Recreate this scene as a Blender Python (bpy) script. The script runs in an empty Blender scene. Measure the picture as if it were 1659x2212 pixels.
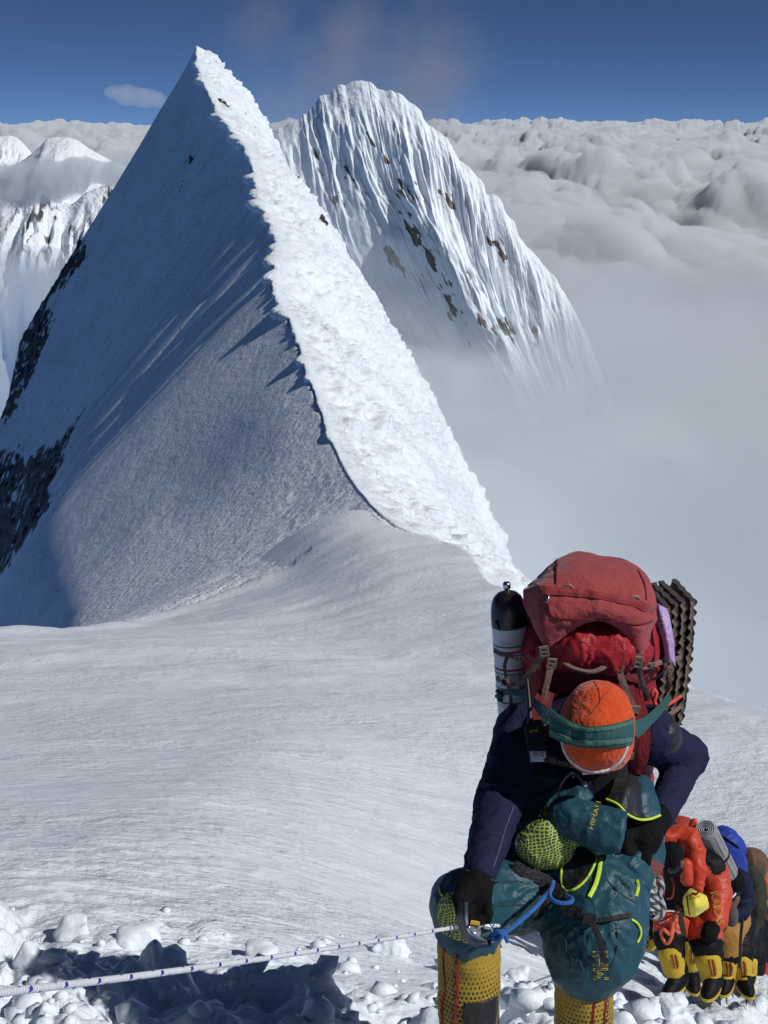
import bpy, bmesh, math, random
import numpy as np
from mathutils import Vector, Matrix, Quaternion
from mathutils.bvhtree import BVHTree

scene = bpy.context.scene
COL = scene.collection
R = math.radians
random.seed(7)
rng = np.random.default_rng(7)

# ------------------------------------------------------------------ camera
F = 3000.0                     # focal length in units of a 1659 x 2212 picture
PITCH = R(15.8)
CP, SP = math.cos(PITCH), math.sin(PITCH)
cam_data = bpy.data.cameras.new('camera')
cam = bpy.data.objects.new('camera', cam_data)
COL.objects.link(cam)
cam_data.sensor_fit = 'VERTICAL'
cam_data.angle_y = 2 * math.atan(1106 / F)
cam_data.clip_start = 0.1
cam_data.clip_end = 900000
cam.location = (0, 0, 0)
cam.rotation_euler = (math.pi / 2 - PITCH, 0, 0)
scene.camera = cam

# ------------------------------------------------------------------ light
SUN_EL = R(42)
SUN_H = Vector((0.92, -0.39)).normalized()          # horizontal direction towards the sun
SUN_DIR = Vector((SUN_H.x * math.cos(SUN_EL), SUN_H.y * math.cos(SUN_EL), math.sin(SUN_EL)))
world = bpy.data.worlds.new('World')
scene.world = world
world.use_nodes = True
wn = world.node_tree.nodes
wl = world.node_tree.links
for n in list(wn):
    wn.remove(n)
sky = wn.new('ShaderNodeTexSky')
sky.sky_type = 'NISHITA'
sky.sun_disc = False
sky.sun_elevation = SUN_EL
sky.sun_rotation = math.atan2(SUN_H.x, SUN_H.y)
sky.altitude = 9000
sky.air_density = 1.0
sky.dust_density = 0.0
sky.ozone_density = 5.0
bg = wn.new('ShaderNodeBackground')
bg.inputs['Strength'].default_value = 0.07
wo = wn.new('ShaderNodeOutputWorld')
# high on the mountain the air is thin right down to the cloud horizon
tc = wn.new('ShaderNodeTexCoord')
sep = wn.new('ShaderNodeSeparateXYZ')
mr = wn.new('ShaderNodeMapRange')
mr.inputs['From Min'].default_value = 0.0
mr.inputs['From Max'].default_value = 0.5
mr.inputs['To Min'].default_value = 0.05
mr.inputs['To Max'].default_value = 1.0
cmb = wn.new('ShaderNodeCombineXYZ')
wl.new(tc.outputs['Generated'], sep.inputs[0])
wl.new(sep.outputs[0], cmb.inputs[0])
wl.new(sep.outputs[1], cmb.inputs[1])
wl.new(sep.outputs[2], mr.inputs[0])
wl.new(mr.outputs[0], cmb.inputs[2])
wl.new(cmb.outputs[0], sky.inputs[0])
wl.new(sky.outputs[0], bg.inputs[0])
wl.new(bg.outputs[0], wo.inputs[0])
sun_data = bpy.data.lights.new('sun', 'SUN')
sun_data.energy = 3.5
sun_data.angle = R(0.53)
sun_data.color = (1.0, 0.99, 0.975)
sun = bpy.data.objects.new('sun', sun_data)
COL.objects.link(sun)
sun.rotation_euler = SUN_DIR.to_track_quat('Z', 'Y').to_euler()

scene.view_settings.view_transform = 'Standard'
scene.view_settings.look = 'None'
scene.view_settings.exposure = 0.0
scene.view_settings.gamma = 1.0
scene.view_settings.use_curve_mapping = False
scene.cycles.max_bounces = 8
scene.cycles.diffuse_bounces = 3
scene.cycles.glossy_bounces = 2
scene.cycles.volume_bounces = 4
scene.cycles.transparent_max_bounces = 16
scene.cycles.use_denoising = True
scene.cycles.volume_step_rate = 1.0
scene.cycles.volume_max_steps = 128


# ------------------------------------------------------------------ helpers
def at(dx, dy, D):
    """point seen at picture position (dx, dy) at depth D along the view axis"""
    x = (dx - 829.5) / F * D
    v = (1106 - dy) / F * D
    return np.array([x, D * CP + v * SP, -D * SP + v * CP])


def raydir(dx, dy):
    return at(dx, dy, 1.0)


def smooth(a, b, x):
    t = np.clip((x - a) / (b - a), 0, 1)
    return t * t * (3 - 2 * t)


def smax(a, b, k):
    h = np.clip(0.5 + 0.5 * (a - b) / k, 0, 1)
    return b + (a - b) * h + k * h * (1 - h)


def smin(a, b, k):
    h = np.clip(0.5 + 0.5 * (b - a) / k, 0, 1)
    return b + (a - b) * h - k * h * (1 - h)


_G = rng.normal(size=(256, 3))
_G /= np.linalg.norm(_G, axis=1)[:, None]
_G = _G.astype(np.float32)
_PERM = rng.permutation(256)
_PERM = np.concatenate([_PERM, _PERM, _PERM]).astype(np.int32)


def perlin(p, seed=0):
    p = np.asarray(p, dtype=np.float32) + np.float32(seed * 17.317)
    i = np.floor(p).astype(np.int32)
    f = p - i
    i &= 255
    u = f * f * f * (f * (f * 6 - 15) + 10)
    out = None
    res = []
    for cx in (0, 1):
        ax = _PERM[i[:, 0] + cx]
        for cy in (0, 1):
            ay = _PERM[ax + i[:, 1] + cy]
            for cz in (0, 1):
                g = _G[_PERM[ay + i[:, 2] + cz]]
                res.append(g[:, 0] * (f[:, 0] - cx) + g[:, 1] * (f[:, 1] - cy) + g[:, 2] * (f[:, 2] - cz))
    x = lambda a, b, t: a + (b - a) * t
    c00 = x(res[0], res[4], u[:, 0]); c01 = x(res[1], res[5], u[:, 0])
    c10 = x(res[2], res[6], u[:, 0]); c11 = x(res[3], res[7], u[:, 0])
    return x(x(c00, c10, u[:, 1]), x(c01, c11, u[:, 1]), u[:, 2]) * 1.6


def fbm(p, octv=4, seed=0, gain=0.5, lac=2.03):
    p = np.asarray(p, dtype=np.float32)
    a, s, t = 1.0, np.zeros(len(p), np.float32), 0.0
    for o in range(octv):
        s += a * perlin(p, seed + o * 3.7)
        p = p * lac
        t += a
        a *= gain
    return s / t


def billow(p, octv=4, seed=0, gain=0.5, lac=2.07):
    p = np.asarray(p, dtype=np.float32)
    a, s, t = 1.0, np.zeros(len(p), np.float32), 0.0
    for o in range(octv):
        s += a * np.abs(perlin(p, seed + o * 3.7))
        p = p * lac
        t += a
        a *= gain
    return s / t


def worley(p, seed=0):
    """distance to nearest and second nearest feature point, and a hash of the nearest (2-D cells)"""
    p = np.asarray(p, dtype=np.float32)
    i = np.floor(p).astype(np.int32)
    d1 = np.full(len(p), 9.0, np.float32); d2 = d1.copy(); hid = np.zeros(len(p), np.float32)
    for ox in (-1, 0, 1):
        for oy in (-1, 0, 1):
            cx = i[:, 0] + ox; cy = i[:, 1] + oy
            h = _PERM[(_PERM[(cx + seed * 13) & 255] + cy) & 255]
            h2 = _PERM[h + 57]; h3 = _PERM[h + 131]
            fx = cx + h / 255.0; fy = cy + h2 / 255.0
            d = np.sqrt((p[:, 0] - fx) ** 2 + (p[:, 1] - fy) ** 2)
            near = d < d1
            d2 = np.where(near, d1, np.minimum(d2, d))
            hid = np.where(near, h3 / 255.0, hid)
            d1 = np.where(near, d, d1)
    return d1, d2, hid


def domes(p, seed, r0, r1, cut):
    """height of rounded clods scattered one to a cell (largest of the neighbours)"""
    p = np.asarray(p, dtype=np.float32)
    i = np.floor(p).astype(np.int32)
    out = np.zeros(len(p), np.float32)
    for ox in (-1, 0, 1):
        for oy in (-1, 0, 1):
            cx = i[:, 0] + ox; cy = i[:, 1] + oy
            h = _PERM[(_PERM[(cx + seed * 13) & 255] + cy) & 255]
            h2 = _PERM[h + 57]; h3 = _PERM[h + 131] / 255.0; h4 = _PERM[h + 199] / 255.0
            vx = p[:, 0] - (cx + h / 255.0); vy = p[:, 1] - (cy + h2 / 255.0)
            ca, sa = np.cos(h4 * 6.3), np.sin(h4 * 6.3)
            d = np.sqrt((vx * ca + vy * sa) ** 2 + ((vy * ca - vx * sa) * (1.0 + 0.9 * h4)) ** 2)
            r = r0 + r1 * h3
            out = np.maximum(out, np.clip(1 - (d / r) ** 2, 0, 1) ** 0.75 * np.clip(h3 - cut, 0, 1))
    return out


def mesh_from(name, verts, faces, smooth_shade=True):
    me = bpy.data.meshes.new(name)
    verts = np.asarray(verts, dtype=np.float32)
    if isinstance(faces, np.ndarray) and faces.ndim == 2:
        k = faces.shape[1]
        me.vertices.add(len(verts))
        me.vertices.foreach_set('co', verts.ravel())
        me.loops.add(faces.size)
        me.loops.foreach_set('vertex_index', faces.ravel().astype(np.int32))
        me.polygons.add(len(faces))
        me.polygons.foreach_set('loop_start', np.arange(0, faces.size, k, dtype=np.int32))
        me.update(calc_edges=True)
        me.validate()
    else:
        me.from_pydata([tuple(v) for v in verts], [], [tuple(int(i) for i in f) for f in faces])
        me.update()
    if smooth_shade:
        me.polygons.foreach_set('use_smooth', np.ones(len(me.polygons), dtype=bool))
    return me


def grid_faces(nr, nc, wrap=False):
    r = np.arange(nr - 1)[:, None]
    c = np.arange(nc if wrap else nc - 1)[None, :]
    a = r * nc + c
    b = r * nc + (c + 1) % nc
    return np.stack([a, b, b + nc, a + nc], -1).reshape(-1, 4)


def add_attr(me, name, vals):
    at_ = me.attributes.new(name, 'FLOAT', 'POINT')
    at_.data.foreach_set('value', np.asarray(vals, dtype=np.float32))


def link(name, me, mat=None, parent=None):
    o = bpy.data.objects.new(name, me)
    COL.objects.link(o)
    if mat is not None and me is not None:
        if not me.materials:
            for m in (mat if isinstance(mat, (list, tuple)) else [mat]):
                me.materials.append(m)
    if parent is not None:
        o.parent = parent
        if parent.type == 'EMPTY':
            o.matrix_parent_inverse = Matrix.Translation(-Vector(parent.location))
    return o


def empty(name, loc=(0, 0, 0)):
    o = bpy.data.objects.new(name, None)
    COL.objects.link(o)
    o.location = loc
    o.empty_display_size = 0.1
    return o


def tag(o, label=None, cat=None, group=None, kind=None):
    if label: o['label'] = label
    if cat: o['category'] = cat
    if group: o['group'] = group
    if kind: o['kind'] = kind
    return o


def sdf_mesh(f, lo, hi, h, smooth_it=0):
    """surface nets over a signed distance function"""
    lo = np.asarray(lo, float); hi = np.asarray(hi, float)
    n = np.maximum(np.ceil((hi - lo) / h).astype(int) + 1, 4)
    ax = [lo[k] + h * np.arange(n[k]) for k in range(3)]
    # coarse pass: only evaluate finely near the surface
    V = np.full(n, 1e3, np.float32)
    B = 6
    nb = -(-n // B)
    cc = np.stack(np.meshgrid(*[lo[k] + h * (np.arange(nb[k]) * B + B / 2 - 0.5) for k in range(3)], indexing='ij'), -1).reshape(-1, 3)
    dc = f(cc).reshape(nb)
    near = np.abs(dc) < h * B * 1.35
    V = np.repeat(np.repeat(np.repeat(np.where(dc > 0, 1e3, -1e3), B, 0), B, 1), B, 2)[:n[0], :n[1], :n[2]].astype(np.float32)
    m = np.repeat(np.repeat(np.repeat(near, B, 0), B, 1), B, 2)[:n[0], :n[1], :n[2]]
    I = np.argwhere(m)
    val = np.empty(len(I), np.float32)
    for s in range(0, len(I), 400000):
        val[s:s + 400000] = f(lo + I[s:s + 400000] * h)
    V[m] = val
    V[0] = V[-1] = 1e3; V[:, 0] = V[:, -1] = 1e3; V[:, :, 0] = V[:, :, -1] = 1e3
    neg = V < 0
    c = np.zeros(n - 1, np.int8)
    for dx in (0, 1):
        for dy in (0, 1):
            for dz in (0, 1):
                c += neg[dx:n[0] - 1 + dx, dy:n[1] - 1 + dy, dz:n[2] - 1 + dz]
    act = (c > 0) & (c < 8)
    cells = np.argwhere(act)
    idx = np.full(n - 1, -1, np.int64)
    idx[act] = np.arange(len(cells))
    acc = np.zeros((len(cells), 3)); cnt = np.zeros(len(cells))
    corners = [(dx, dy, dz) for dx in (0, 1) for dy in (0, 1) for dz in (0, 1)]
    for a in corners:
        for k in range(3):
            if a[k]: continue
            b = list(a); b[k] = 1
            va = V[cells[:, 0] + a[0], cells[:, 1] + a[1], cells[:, 2] + a[2]]
            vb = V[cells[:, 0] + b[0], cells[:, 1] + b[1], cells[:, 2] + b[2]]
            x = (va < 0) != (vb < 0)
            t = np.clip(va / np.where(va == vb, 1, va - vb), 0, 1)
            p = np.repeat(np.array(a, float)[None], len(cells), 0)
            p[:, k] = t
            acc[x] += p[x]; cnt[x] += 1
    verts = lo + (cells + acc / np.maximum(cnt, 1)[:, None]) * h
    faces = []
    for k in range(3):
        i, j = [(1, 2), (2, 0), (0, 1)][k]
        s0 = [slice(None)] * 3; s1 = [slice(None)] * 3
        s0[k] = slice(0, n[k] - 1); s1[k] = slice(1, n[k])
        x = neg[tuple(s0)] != neg[tuple(s1)]
        E = np.argwhere(x)
        ok = (E[:, i] > 0) & (E[:, j] > 0) & (E[:, i] < n[i] - 1) & (E[:, j] < n[j] - 1)
        E = E[ok]
        flip = neg[tuple(s0)][E[:, 0], E[:, 1], E[:, 2]]
        q = []
        for di, dj in ((-1, -1), (0, -1), (0, 0), (-1, 0)):
            Q = E.copy(); Q[:, i] += di; Q[:, j] += dj
            q.append(idx[Q[:, 0], Q[:, 1], Q[:, 2]])
        q = np.stack(q, -1)
        q[~flip] = q[~flip][:, ::-1]
        faces.append(q)
    faces = np.concatenate(faces)
    faces = faces[(faces >= 0).all(1)]
    for _ in range(smooth_it):
        s = np.zeros_like(verts); w = np.zeros(len(verts))
        for a, b in ((0, 1), (1, 2), (2, 3), (3, 0)):
            np.add.at(s, faces[:, a], verts[faces[:, b]]); np.add.at(w, faces[:, a], 1)
            np.add.at(s, faces[:, b], verts[faces[:, a]]); np.add.at(w, faces[:, b], 1)
        verts = verts * 0.4 + 0.6 * s / np.maximum(w, 1)[:, None]
    return verts, faces


# ------------------------------------------------------------------ materials
def new_mat(name):
    m = bpy.data.materials.new(name)
    m.use_nodes = True
    nt = m.node_tree
    b = nt.nodes['Principled BSDF']
    return m, nt, b


def nd(nt, typ, **kw):
    n = nt.nodes.new(typ)
    for k, v in kw.items():
        if k.startswith('i_'):
            key = k[2:].replace('_', ' ')
            n.inputs[key].default_value = v
        else:
            setattr(n, k, v)
    return n


def noise_node(nt, scale, detail=4, rough=0.55, vec=None):
    n = nd(nt, 'ShaderNodeTexNoise')
    n.inputs['Scale'].default_value = scale
    n.inputs['Detail'].default_value = detail
    n.inputs['Roughness'].default_value = rough
    if vec is not None:
        nt.links.new(vec, n.inputs['Vector'])
    return n


def pos_node(nt, scale=None, rot=None):
    g = nd(nt, 'ShaderNodeNewGeometry')
    if scale is None:
        return g.outputs['Position']
    mp = nd(nt, 'ShaderNodeMapping')
    mp.inputs['Scale'].default_value = scale
    if rot: mp.inputs['Rotation'].default_value = rot
    nt.links.new(g.outputs['Position'], mp.inputs['Vector'])
    return mp.outputs['Vector']


def bump_chain(nt, b, items):
    """items: (height socket, strength, distance)"""
    prev = None
    for h, s, d in items:
        bn = nd(nt, 'ShaderNodeBump')
        bn.inputs['Strength'].default_value = s
        bn.inputs['Distance'].default_value = d
        nt.links.new(h, bn.inputs['Height'])
        if prev is not None:
            nt.links.new(prev, bn.inputs['Normal'])
        prev = bn.outputs['Normal']
    nt.links.new(prev, b.inputs['Normal'])


def ramp(nt, sock, pts):
    r = nd(nt, 'ShaderNodeValToRGB')
    el = r.color_ramp.elements
    while len(el) < len(pts):
        el.new(0.5)
    for e, (p, c) in zip(el, pts):
        e.position = p
        e.color = (c[0], c[1], c[2], 1) if not isinstance(c, (int, float)) else (c, c, c, 1)
    nt.links.new(sock, r.inputs[0])
    return r


def mixc(nt, fac, a, b):
    m = nd(nt, 'ShaderNodeMix', data_type='RGBA')
    for s, v in ((m.inputs[0], fac), (m.inputs[6], a), (m.inputs[7], b)):
        if hasattr(v, 'links'):
            nt.links.new(v, s)
        elif isinstance(v, (int, float)):
            s.default_value = v
        else:
            s.default_value = (v[0], v[1], v[2], 1)
    return m.outputs[2]


def attr(nt, name):
    a = nd(nt, 'ShaderNodeAttribute')
    a.attribute_name = name
    return a.outputs['Fac']


SNOW = (0.80, 0.835, 0.86)


def math_node(nt, op, a, b=None, c=None):
    n = nd(nt, 'ShaderNodeMath', operation=op)
    for s, v in zip(n.inputs, (a, b, c)):
        if v is None: continue
        if hasattr(v, 'links'): nt.links.new(v, s)
        else: s.default_value = v
    return n.outputs[0]


def lines_mask(nt, sock, freq, width, phase=0.0):
    """1 on thin repeated lines of a coordinate"""
    x = math_node(nt, 'MULTIPLY_ADD', sock, freq, phase)
    fr = math_node(nt, 'FRACT', x)
    d = math_node(nt, 'ABSOLUTE', math_node(nt, 'SUBTRACT', fr, 0.5))
    return math_node(nt, 'LESS_THAN', d, width)


def sepxyz(nt, vec):
    s = nd(nt, 'ShaderNodeSeparateXYZ')
    nt.links.new(vec, s.inputs[0])
    return s.outputs

# ================================================================== TERRAIN
# --- snow and rock materials
def snow_material(name, fine, mid, fine_s, mid_s, rough=0.55, rock=None, stretch=None):
    m, nt, b = new_mat(name)
    b.inputs['Roughness'].default_value = rough
    b.inputs['Specular IOR Level'].default_value = 0.35
    p = pos_node(nt, stretch) if stretch else pos_node(nt)
    n1 = noise_node(nt, fine, 4, 0.6, p)
    n2 = noise_node(nt, mid, 5, 0.6, p)
    pm = ramp(nt, noise_node(nt, mid * 0.09, 3, 0.6, pos_node(nt)).outputs[0], [(0.35, 0.25), (0.65, 1.0)])
    h2 = math_node(nt, 'MULTIPLY', n2.outputs[0], pm.outputs[0])
    h1 = math_node(nt, 'MULTIPLY', n1.outputs[0], pm.outputs[0])
    bump_chain(nt, b, [(h2, mid_s, 0.8 / mid), (h1, fine_s, 0.8 / fine)])
    n3 = noise_node(nt, mid * 0.15, 3, 0.5, pos_node(nt))
    snow = mixc(nt, n3.outputs[0], (0.74, 0.805, 0.86), (0.79, 0.84, 0.88))
    if rock is not None:
        rn = noise_node(nt, rock[2], 6, 0.65, pos_node(nt))
        rc = ramp(nt, rn.outputs[0], [(0.3, rock[0]), (0.7, rock[1])])
        mask = ramp(nt, attr(nt, 'rock'), [(0.45, 0.0), (0.55, 1.0)])
        col = mixc(nt, mask.outputs[0], snow, rc.outputs[0])
        nt.links.new(col, b.inputs['Base Color'])
    else:
        nt.links.new(snow, b.inputs['Base Color'])
    return m


M_GROUND = snow_material('trodden_snow', 24, 4.5, 0.6, 0.6, 0.4, stretch=(0.9, 1.3, 1.0))
M_RIDGE = snow_material('ridge_snow', 4.5, 1.3, 0.8, 0.8, 0.6,
                        rock=((0.012, 0.012, 0.013), (0.06, 0.055, 0.05), 1.2))
M_PEAK = snow_material('peak_snow', 0.6, 0.12, 0.4, 0.3, 0.6,
                       rock=((0.07, 0.055, 0.045), (0.20, 0.16, 0.13), 0.25))
M_FAR = snow_material('far_snow', 0.03, 0.006, 0.5, 0.5, 0.7,
                      rock=((0.04, 0.045, 0.06), (0.14, 0.135, 0.14), 0.012))

# --- the crest line: rim of the snow slope, then the knife ridge up to the summit
CREST_IMG = [(2300, 1720, 14), (1900, 1595, 20), (1659, 1507, 26), (1480, 1450, 32), (1270, 1362, 43), (1060, 1254, 62),
             (1000, 1184, 74), (850, 1130, 90), (770, 1050, 104), (730, 980, 115), (690, 870, 128), (648, 745, 146),
             (628, 690, 155), (592, 620, 168), (600, 520, 184), (562, 420, 206), (534, 320, 235), (474, 240, 272),
             (432, 150, 305), (425, 98, 330)]
CREST = np.array([at(*c) for c in CREST_IMG])
I_SADDLE = 7


def resample(poly, n, k=1.0):
    """smooth (Catmull-Rom) resampling of a polyline, equal chord steps in its own parameter"""
    poly = np.asarray(poly)
    m = len(poly)
    t = np.linspace(0, m - 1, n)
    i = np.clip(np.floor(t).astype(int), 0, m - 2)
    f = (t - i)[:, None]
    p0 = poly[np.clip(i - 1, 0, m - 1)]; p1 = poly[i]; p2 = poly[i + 1]; p3 = poly[np.clip(i + 2, 0, m - 1)]
    return 0.5 * ((2 * p1) + (p2 - p0) * f + (2 * p0 - 5 * p1 + 4 * p2 - p3) * f ** 2 + (3 * p1 - p0 - 3 * p2 + p3) * f ** 3)


CREST_F = resample(CREST, 1600)
# cross direction (to the left, horizontal) for the whole ridge
PK, SD = CREST[-1], CREST[I_SADDLE]
RD = (PK - SD)[:2] / np.linalg.norm((PK - SD)[:2])
DIRL = np.array([-RD[1], RD[0]])                    # left of the ridge
ALPHA = math.tan(R(56))
# left face plane through saddle and summit
_nx, _ny = -DIRL * -1 * ALPHA
nF = np.array([DIRL[0] * ALPHA, DIRL[1] * ALPHA, 1.0])
grad = (PK[2] - SD[2]) / np.linalg.norm((PK - SD)[:2])
nF[:2] -= RD * grad
KF = nF @ SD


def face_plane(x, y):
    return (KF - nF[0] * x - nF[1] * y) / nF[2]


def on_face(dx, dy):
    d = raydir(dx, dy)
    return d * (KF / (nF @ d))


# left arete in plan, from its outline in the picture
ARETE = np.array([on_face(dx, dy) for dx, dy in
                  [(425, 98), (395, 118), (330, 205), (278, 300), (236, 345), (130, 510), (72, 640), (15, 835), (-60, 1010), (-160, 1200)]])


def arete_dist(x, y):
    """signed distance in plan behind the arete (positive = far/left side)"""
    P = np.stack([x, y], -1)
    best = np.full(len(P), 1e9); sgn = np.zeros(len(P))
    A = ARETE[:, :2]
    for a, b in zip(A[:-1], A[1:]):
        ab = b - a
        t = np.clip(((P - a) @ ab) / (ab @ ab), 0, 1)
        q = a + t[:, None] * ab
        d = np.linalg.norm(P - q, axis=1)
        cr = ab[0] * (P[:, 1] - a[1]) - ab[1] * (P[:, 0] - a[0])
        near = d < best
        best = np.where(near, d, best)
        sgn = np.where(near, -np.sign(cr), sgn)
    return best * sgn


def poly_sd(x, y, poly):
    """signed distance in plan to a polygon (negative inside)"""
    d = seg_dist(x, y, np.concatenate([poly, poly[:1]]))
    ins = np.zeros(len(x), bool)
    for (x1, y1), (x2, y2) in zip(poly, np.roll(poly, -1, 0)):
        c = ((y1 > y) != (y2 > y)) & (x < (x2 - x1) * (y - y1) / (y2 - y1 + 1e-9) + x1)
        ins ^= c
    return np.where(ins, -d, d)


CLIFFS = [np.array([on_face(*p)[:2] for p in q]) for q in (
    [(-120, 960), (0, 915), (70, 882), (165, 850), (140, 930), (118, 1000), (100, 1120), (40, 1190), (-120, 1300)],
    [(118, 560), (160, 525), (188, 535), (150, 585), (125, 610), (90, 660), (70, 640)],
    [(70, 650), (92, 660), (100, 690), (60, 780), (20, 850), (0, 860), (15, 800)])]
OUTCROPS = [np.array([on_face(*p)[:2] for p in q]) for q in (
    [(398, 258), (412, 246), (424, 252), (420, 268), (404, 280), (396, 276)],
    [(381, 300), (390, 296), (392, 306), (386, 328), (379, 330)])]

PROF_Y = np.array([-30, -8, 0, 1.5, 3.3, 8, 14, 20, 30, 45, 60, 75, 86, 110, 160])
PROF_Z = np.array([8, 0.6, -1.62, -2.0, -2.55, -4.45, -6.9, -9.2, -12.6, -17.2, -20.9, -23.6, -25.4, -28.5, -34])


def profile(y):
    # smooth interpolation of the fall line
    yy = np.linspace(-30, 160, 1901)
    zz = np.interp(yy, PROF_Y, PROF_Z)
    k = np.ones(41) / 41
    zp = np.pad(zz, 20, mode='edge')
    zz = np.convolve(zp, k, 'valid')
    return np.interp(y, yy, zz)


DRIFT = [(-17, 42), (-15.2, 52), (-14.4, 62), (-13.6, 70), (-10.5, 76), (-7.5, 79)]


def plateau(x, y):
    z = profile(y)
    # the ground sinks to the right where the file of climbers comes up
    z = z - 1.65 * smooth(-2.0, 3.2, x) * smooth(2.6, 8.6, y) * (1 - smooth(11, 25, y))
    # the saddle tips over to the left towards the foot of the face
    z = z - 0.30 * smooth(34, 92, y) * np.maximum(0, 0.5 - x) ** 1.12 * 0.9
    # gentle cross rolls
    z = z + 0.25 * np.sin(x * 0.21 + y * 0.09) * smooth(10, 40, y)
    # the drift: a wind lip with a scoop behind it
    dl = seg_dist(x, y, DRIFT)
    side = np.sign((x - np.interp(y, [44, 70, 78, 90], [-16, -14.6, -9, 0])))
    lipf = np.exp(-(dl / 1.6) ** 2) * 0.55 - np.where(side < 0, 1, 0) * 1.5 * np.exp(-((dl - 3.2) / 2.4) ** 2)
    z = z + lipf * smooth(40, 50, y) * smooth(92, 78, y)
    # the left edge of the saddle breaks off into the rock cliff
    e = np.maximum(0, -(x + 23.5) + 0.10 * (y - 90) * smooth(80, 100, y)) * smooth(25, 60, y)
    z = z - e * e / (e + 3) * 1.9
    return z


def crest_info(x, y):
    """nearest crest point: signed horizontal offset to the right of it, and its height"""
    C2 = CREST_F[::4]
    out_s = np.empty(len(x)); out_z = np.empty(len(x))
    tang = np.gradient(C2[:, :2], axis=0)
    gz = np.gradient(C2[:, 2])
    for s in range(0, len(x), 20000):
        P = np.stack([x[s:s + 20000], y[s:s + 20000]], -1)
        d = ((P[:, None, :] - C2[None, :, :2]) ** 2).sum(-1)
        i = d.argmin(1)
        v = P - C2[i, :2]
        t = tang[i]
        L = np.linalg.norm(t, axis=1)
        cr = (t[:, 0] * v[:, 1] - t[:, 1] * v[:, 0]) / L
        al = (t[:, 0] * v[:, 0] + t[:, 1] * v[:, 1]) / L
        out_s[s:s + 20000] = -np.sign(cr) * np.sqrt(d[np.arange(len(i)), i])
        out_z[s:s + 20000] = C2[i, 2] + np.clip(al, -1, 1) * gz[i] / L
    return out_s, out_z


def seg_dist(x, y, pts):
    best = np.full(len(x), 1e9)
    pts = np.asarray(pts, float)
    P = np.stack([x, y], -1)
    for a, b in zip(pts[:-1], pts[1:]):
        ab = b - a
        t = np.clip(((P - a) @ ab) / (ab @ ab), 0, 1)
        best = np.minimum(best, np.linalg.norm(P - (a + t[:, None] * ab), axis=1))
    return best


TRACK = [(-4.5, 3.9), (-1.6, 4.25), (-0.3, 4.0), (0.6, 3.5), (1.1, 4.6), (1.9, 6.8), (2.6, 8.8), (3.3, 11.5), (3.9, 14)]


def slope_height(x, y):
    z = plateau(x, y)
    s, zc = crest_info(x, y)
    # right of the crest the ground falls away
    drop = np.maximum(0, s)
    z = z + (zc - z) * smooth(-9, 0.5, s) * smooth(24, 40, y)
    z = z - drop * 0.5 - 0.06 * drop ** 2
    return z, s




def crust(x, y):
    z = np.zeros(len(x))
    P = np.stack([x, y, np.zeros_like(x)], -1)
    wind = np.stack([x * 0.75 + y * 0.5, (y * 0.87 - x * 0.34) * 2.0, np.zeros_like(x)], -1)
    # wind crust: long low sastrugi, finer nearer
    far = smooth(12, 40, y)
    z = z + (0.10 + 0.22 * far) * fbm(wind * 0.16, 3, 1)
    sas = np.where(y < 14, fbm(wind * 0.8, 4, 5), fbm(wind * 0.8, 2, 5)) * smooth(60, 30, y)
    z = z + 0.05 * np.maximum(sas, -0.1) * (1 + 1.2 * far)
    rid = 1 - np.abs(perlin(wind * 1.7, 9)) * 2
    patch = smooth(-0.1, 0.35, fbm(P * 0.25, 2, 14))
    z = z + 0.028 * np.clip(rid, 0, 1) ** 2 * patch * smooth(26, 13, y)
    z = z + 0.018 * fbm(wind * 4.5, 3, 15) * smooth(12, 6, y)
    return z


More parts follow.
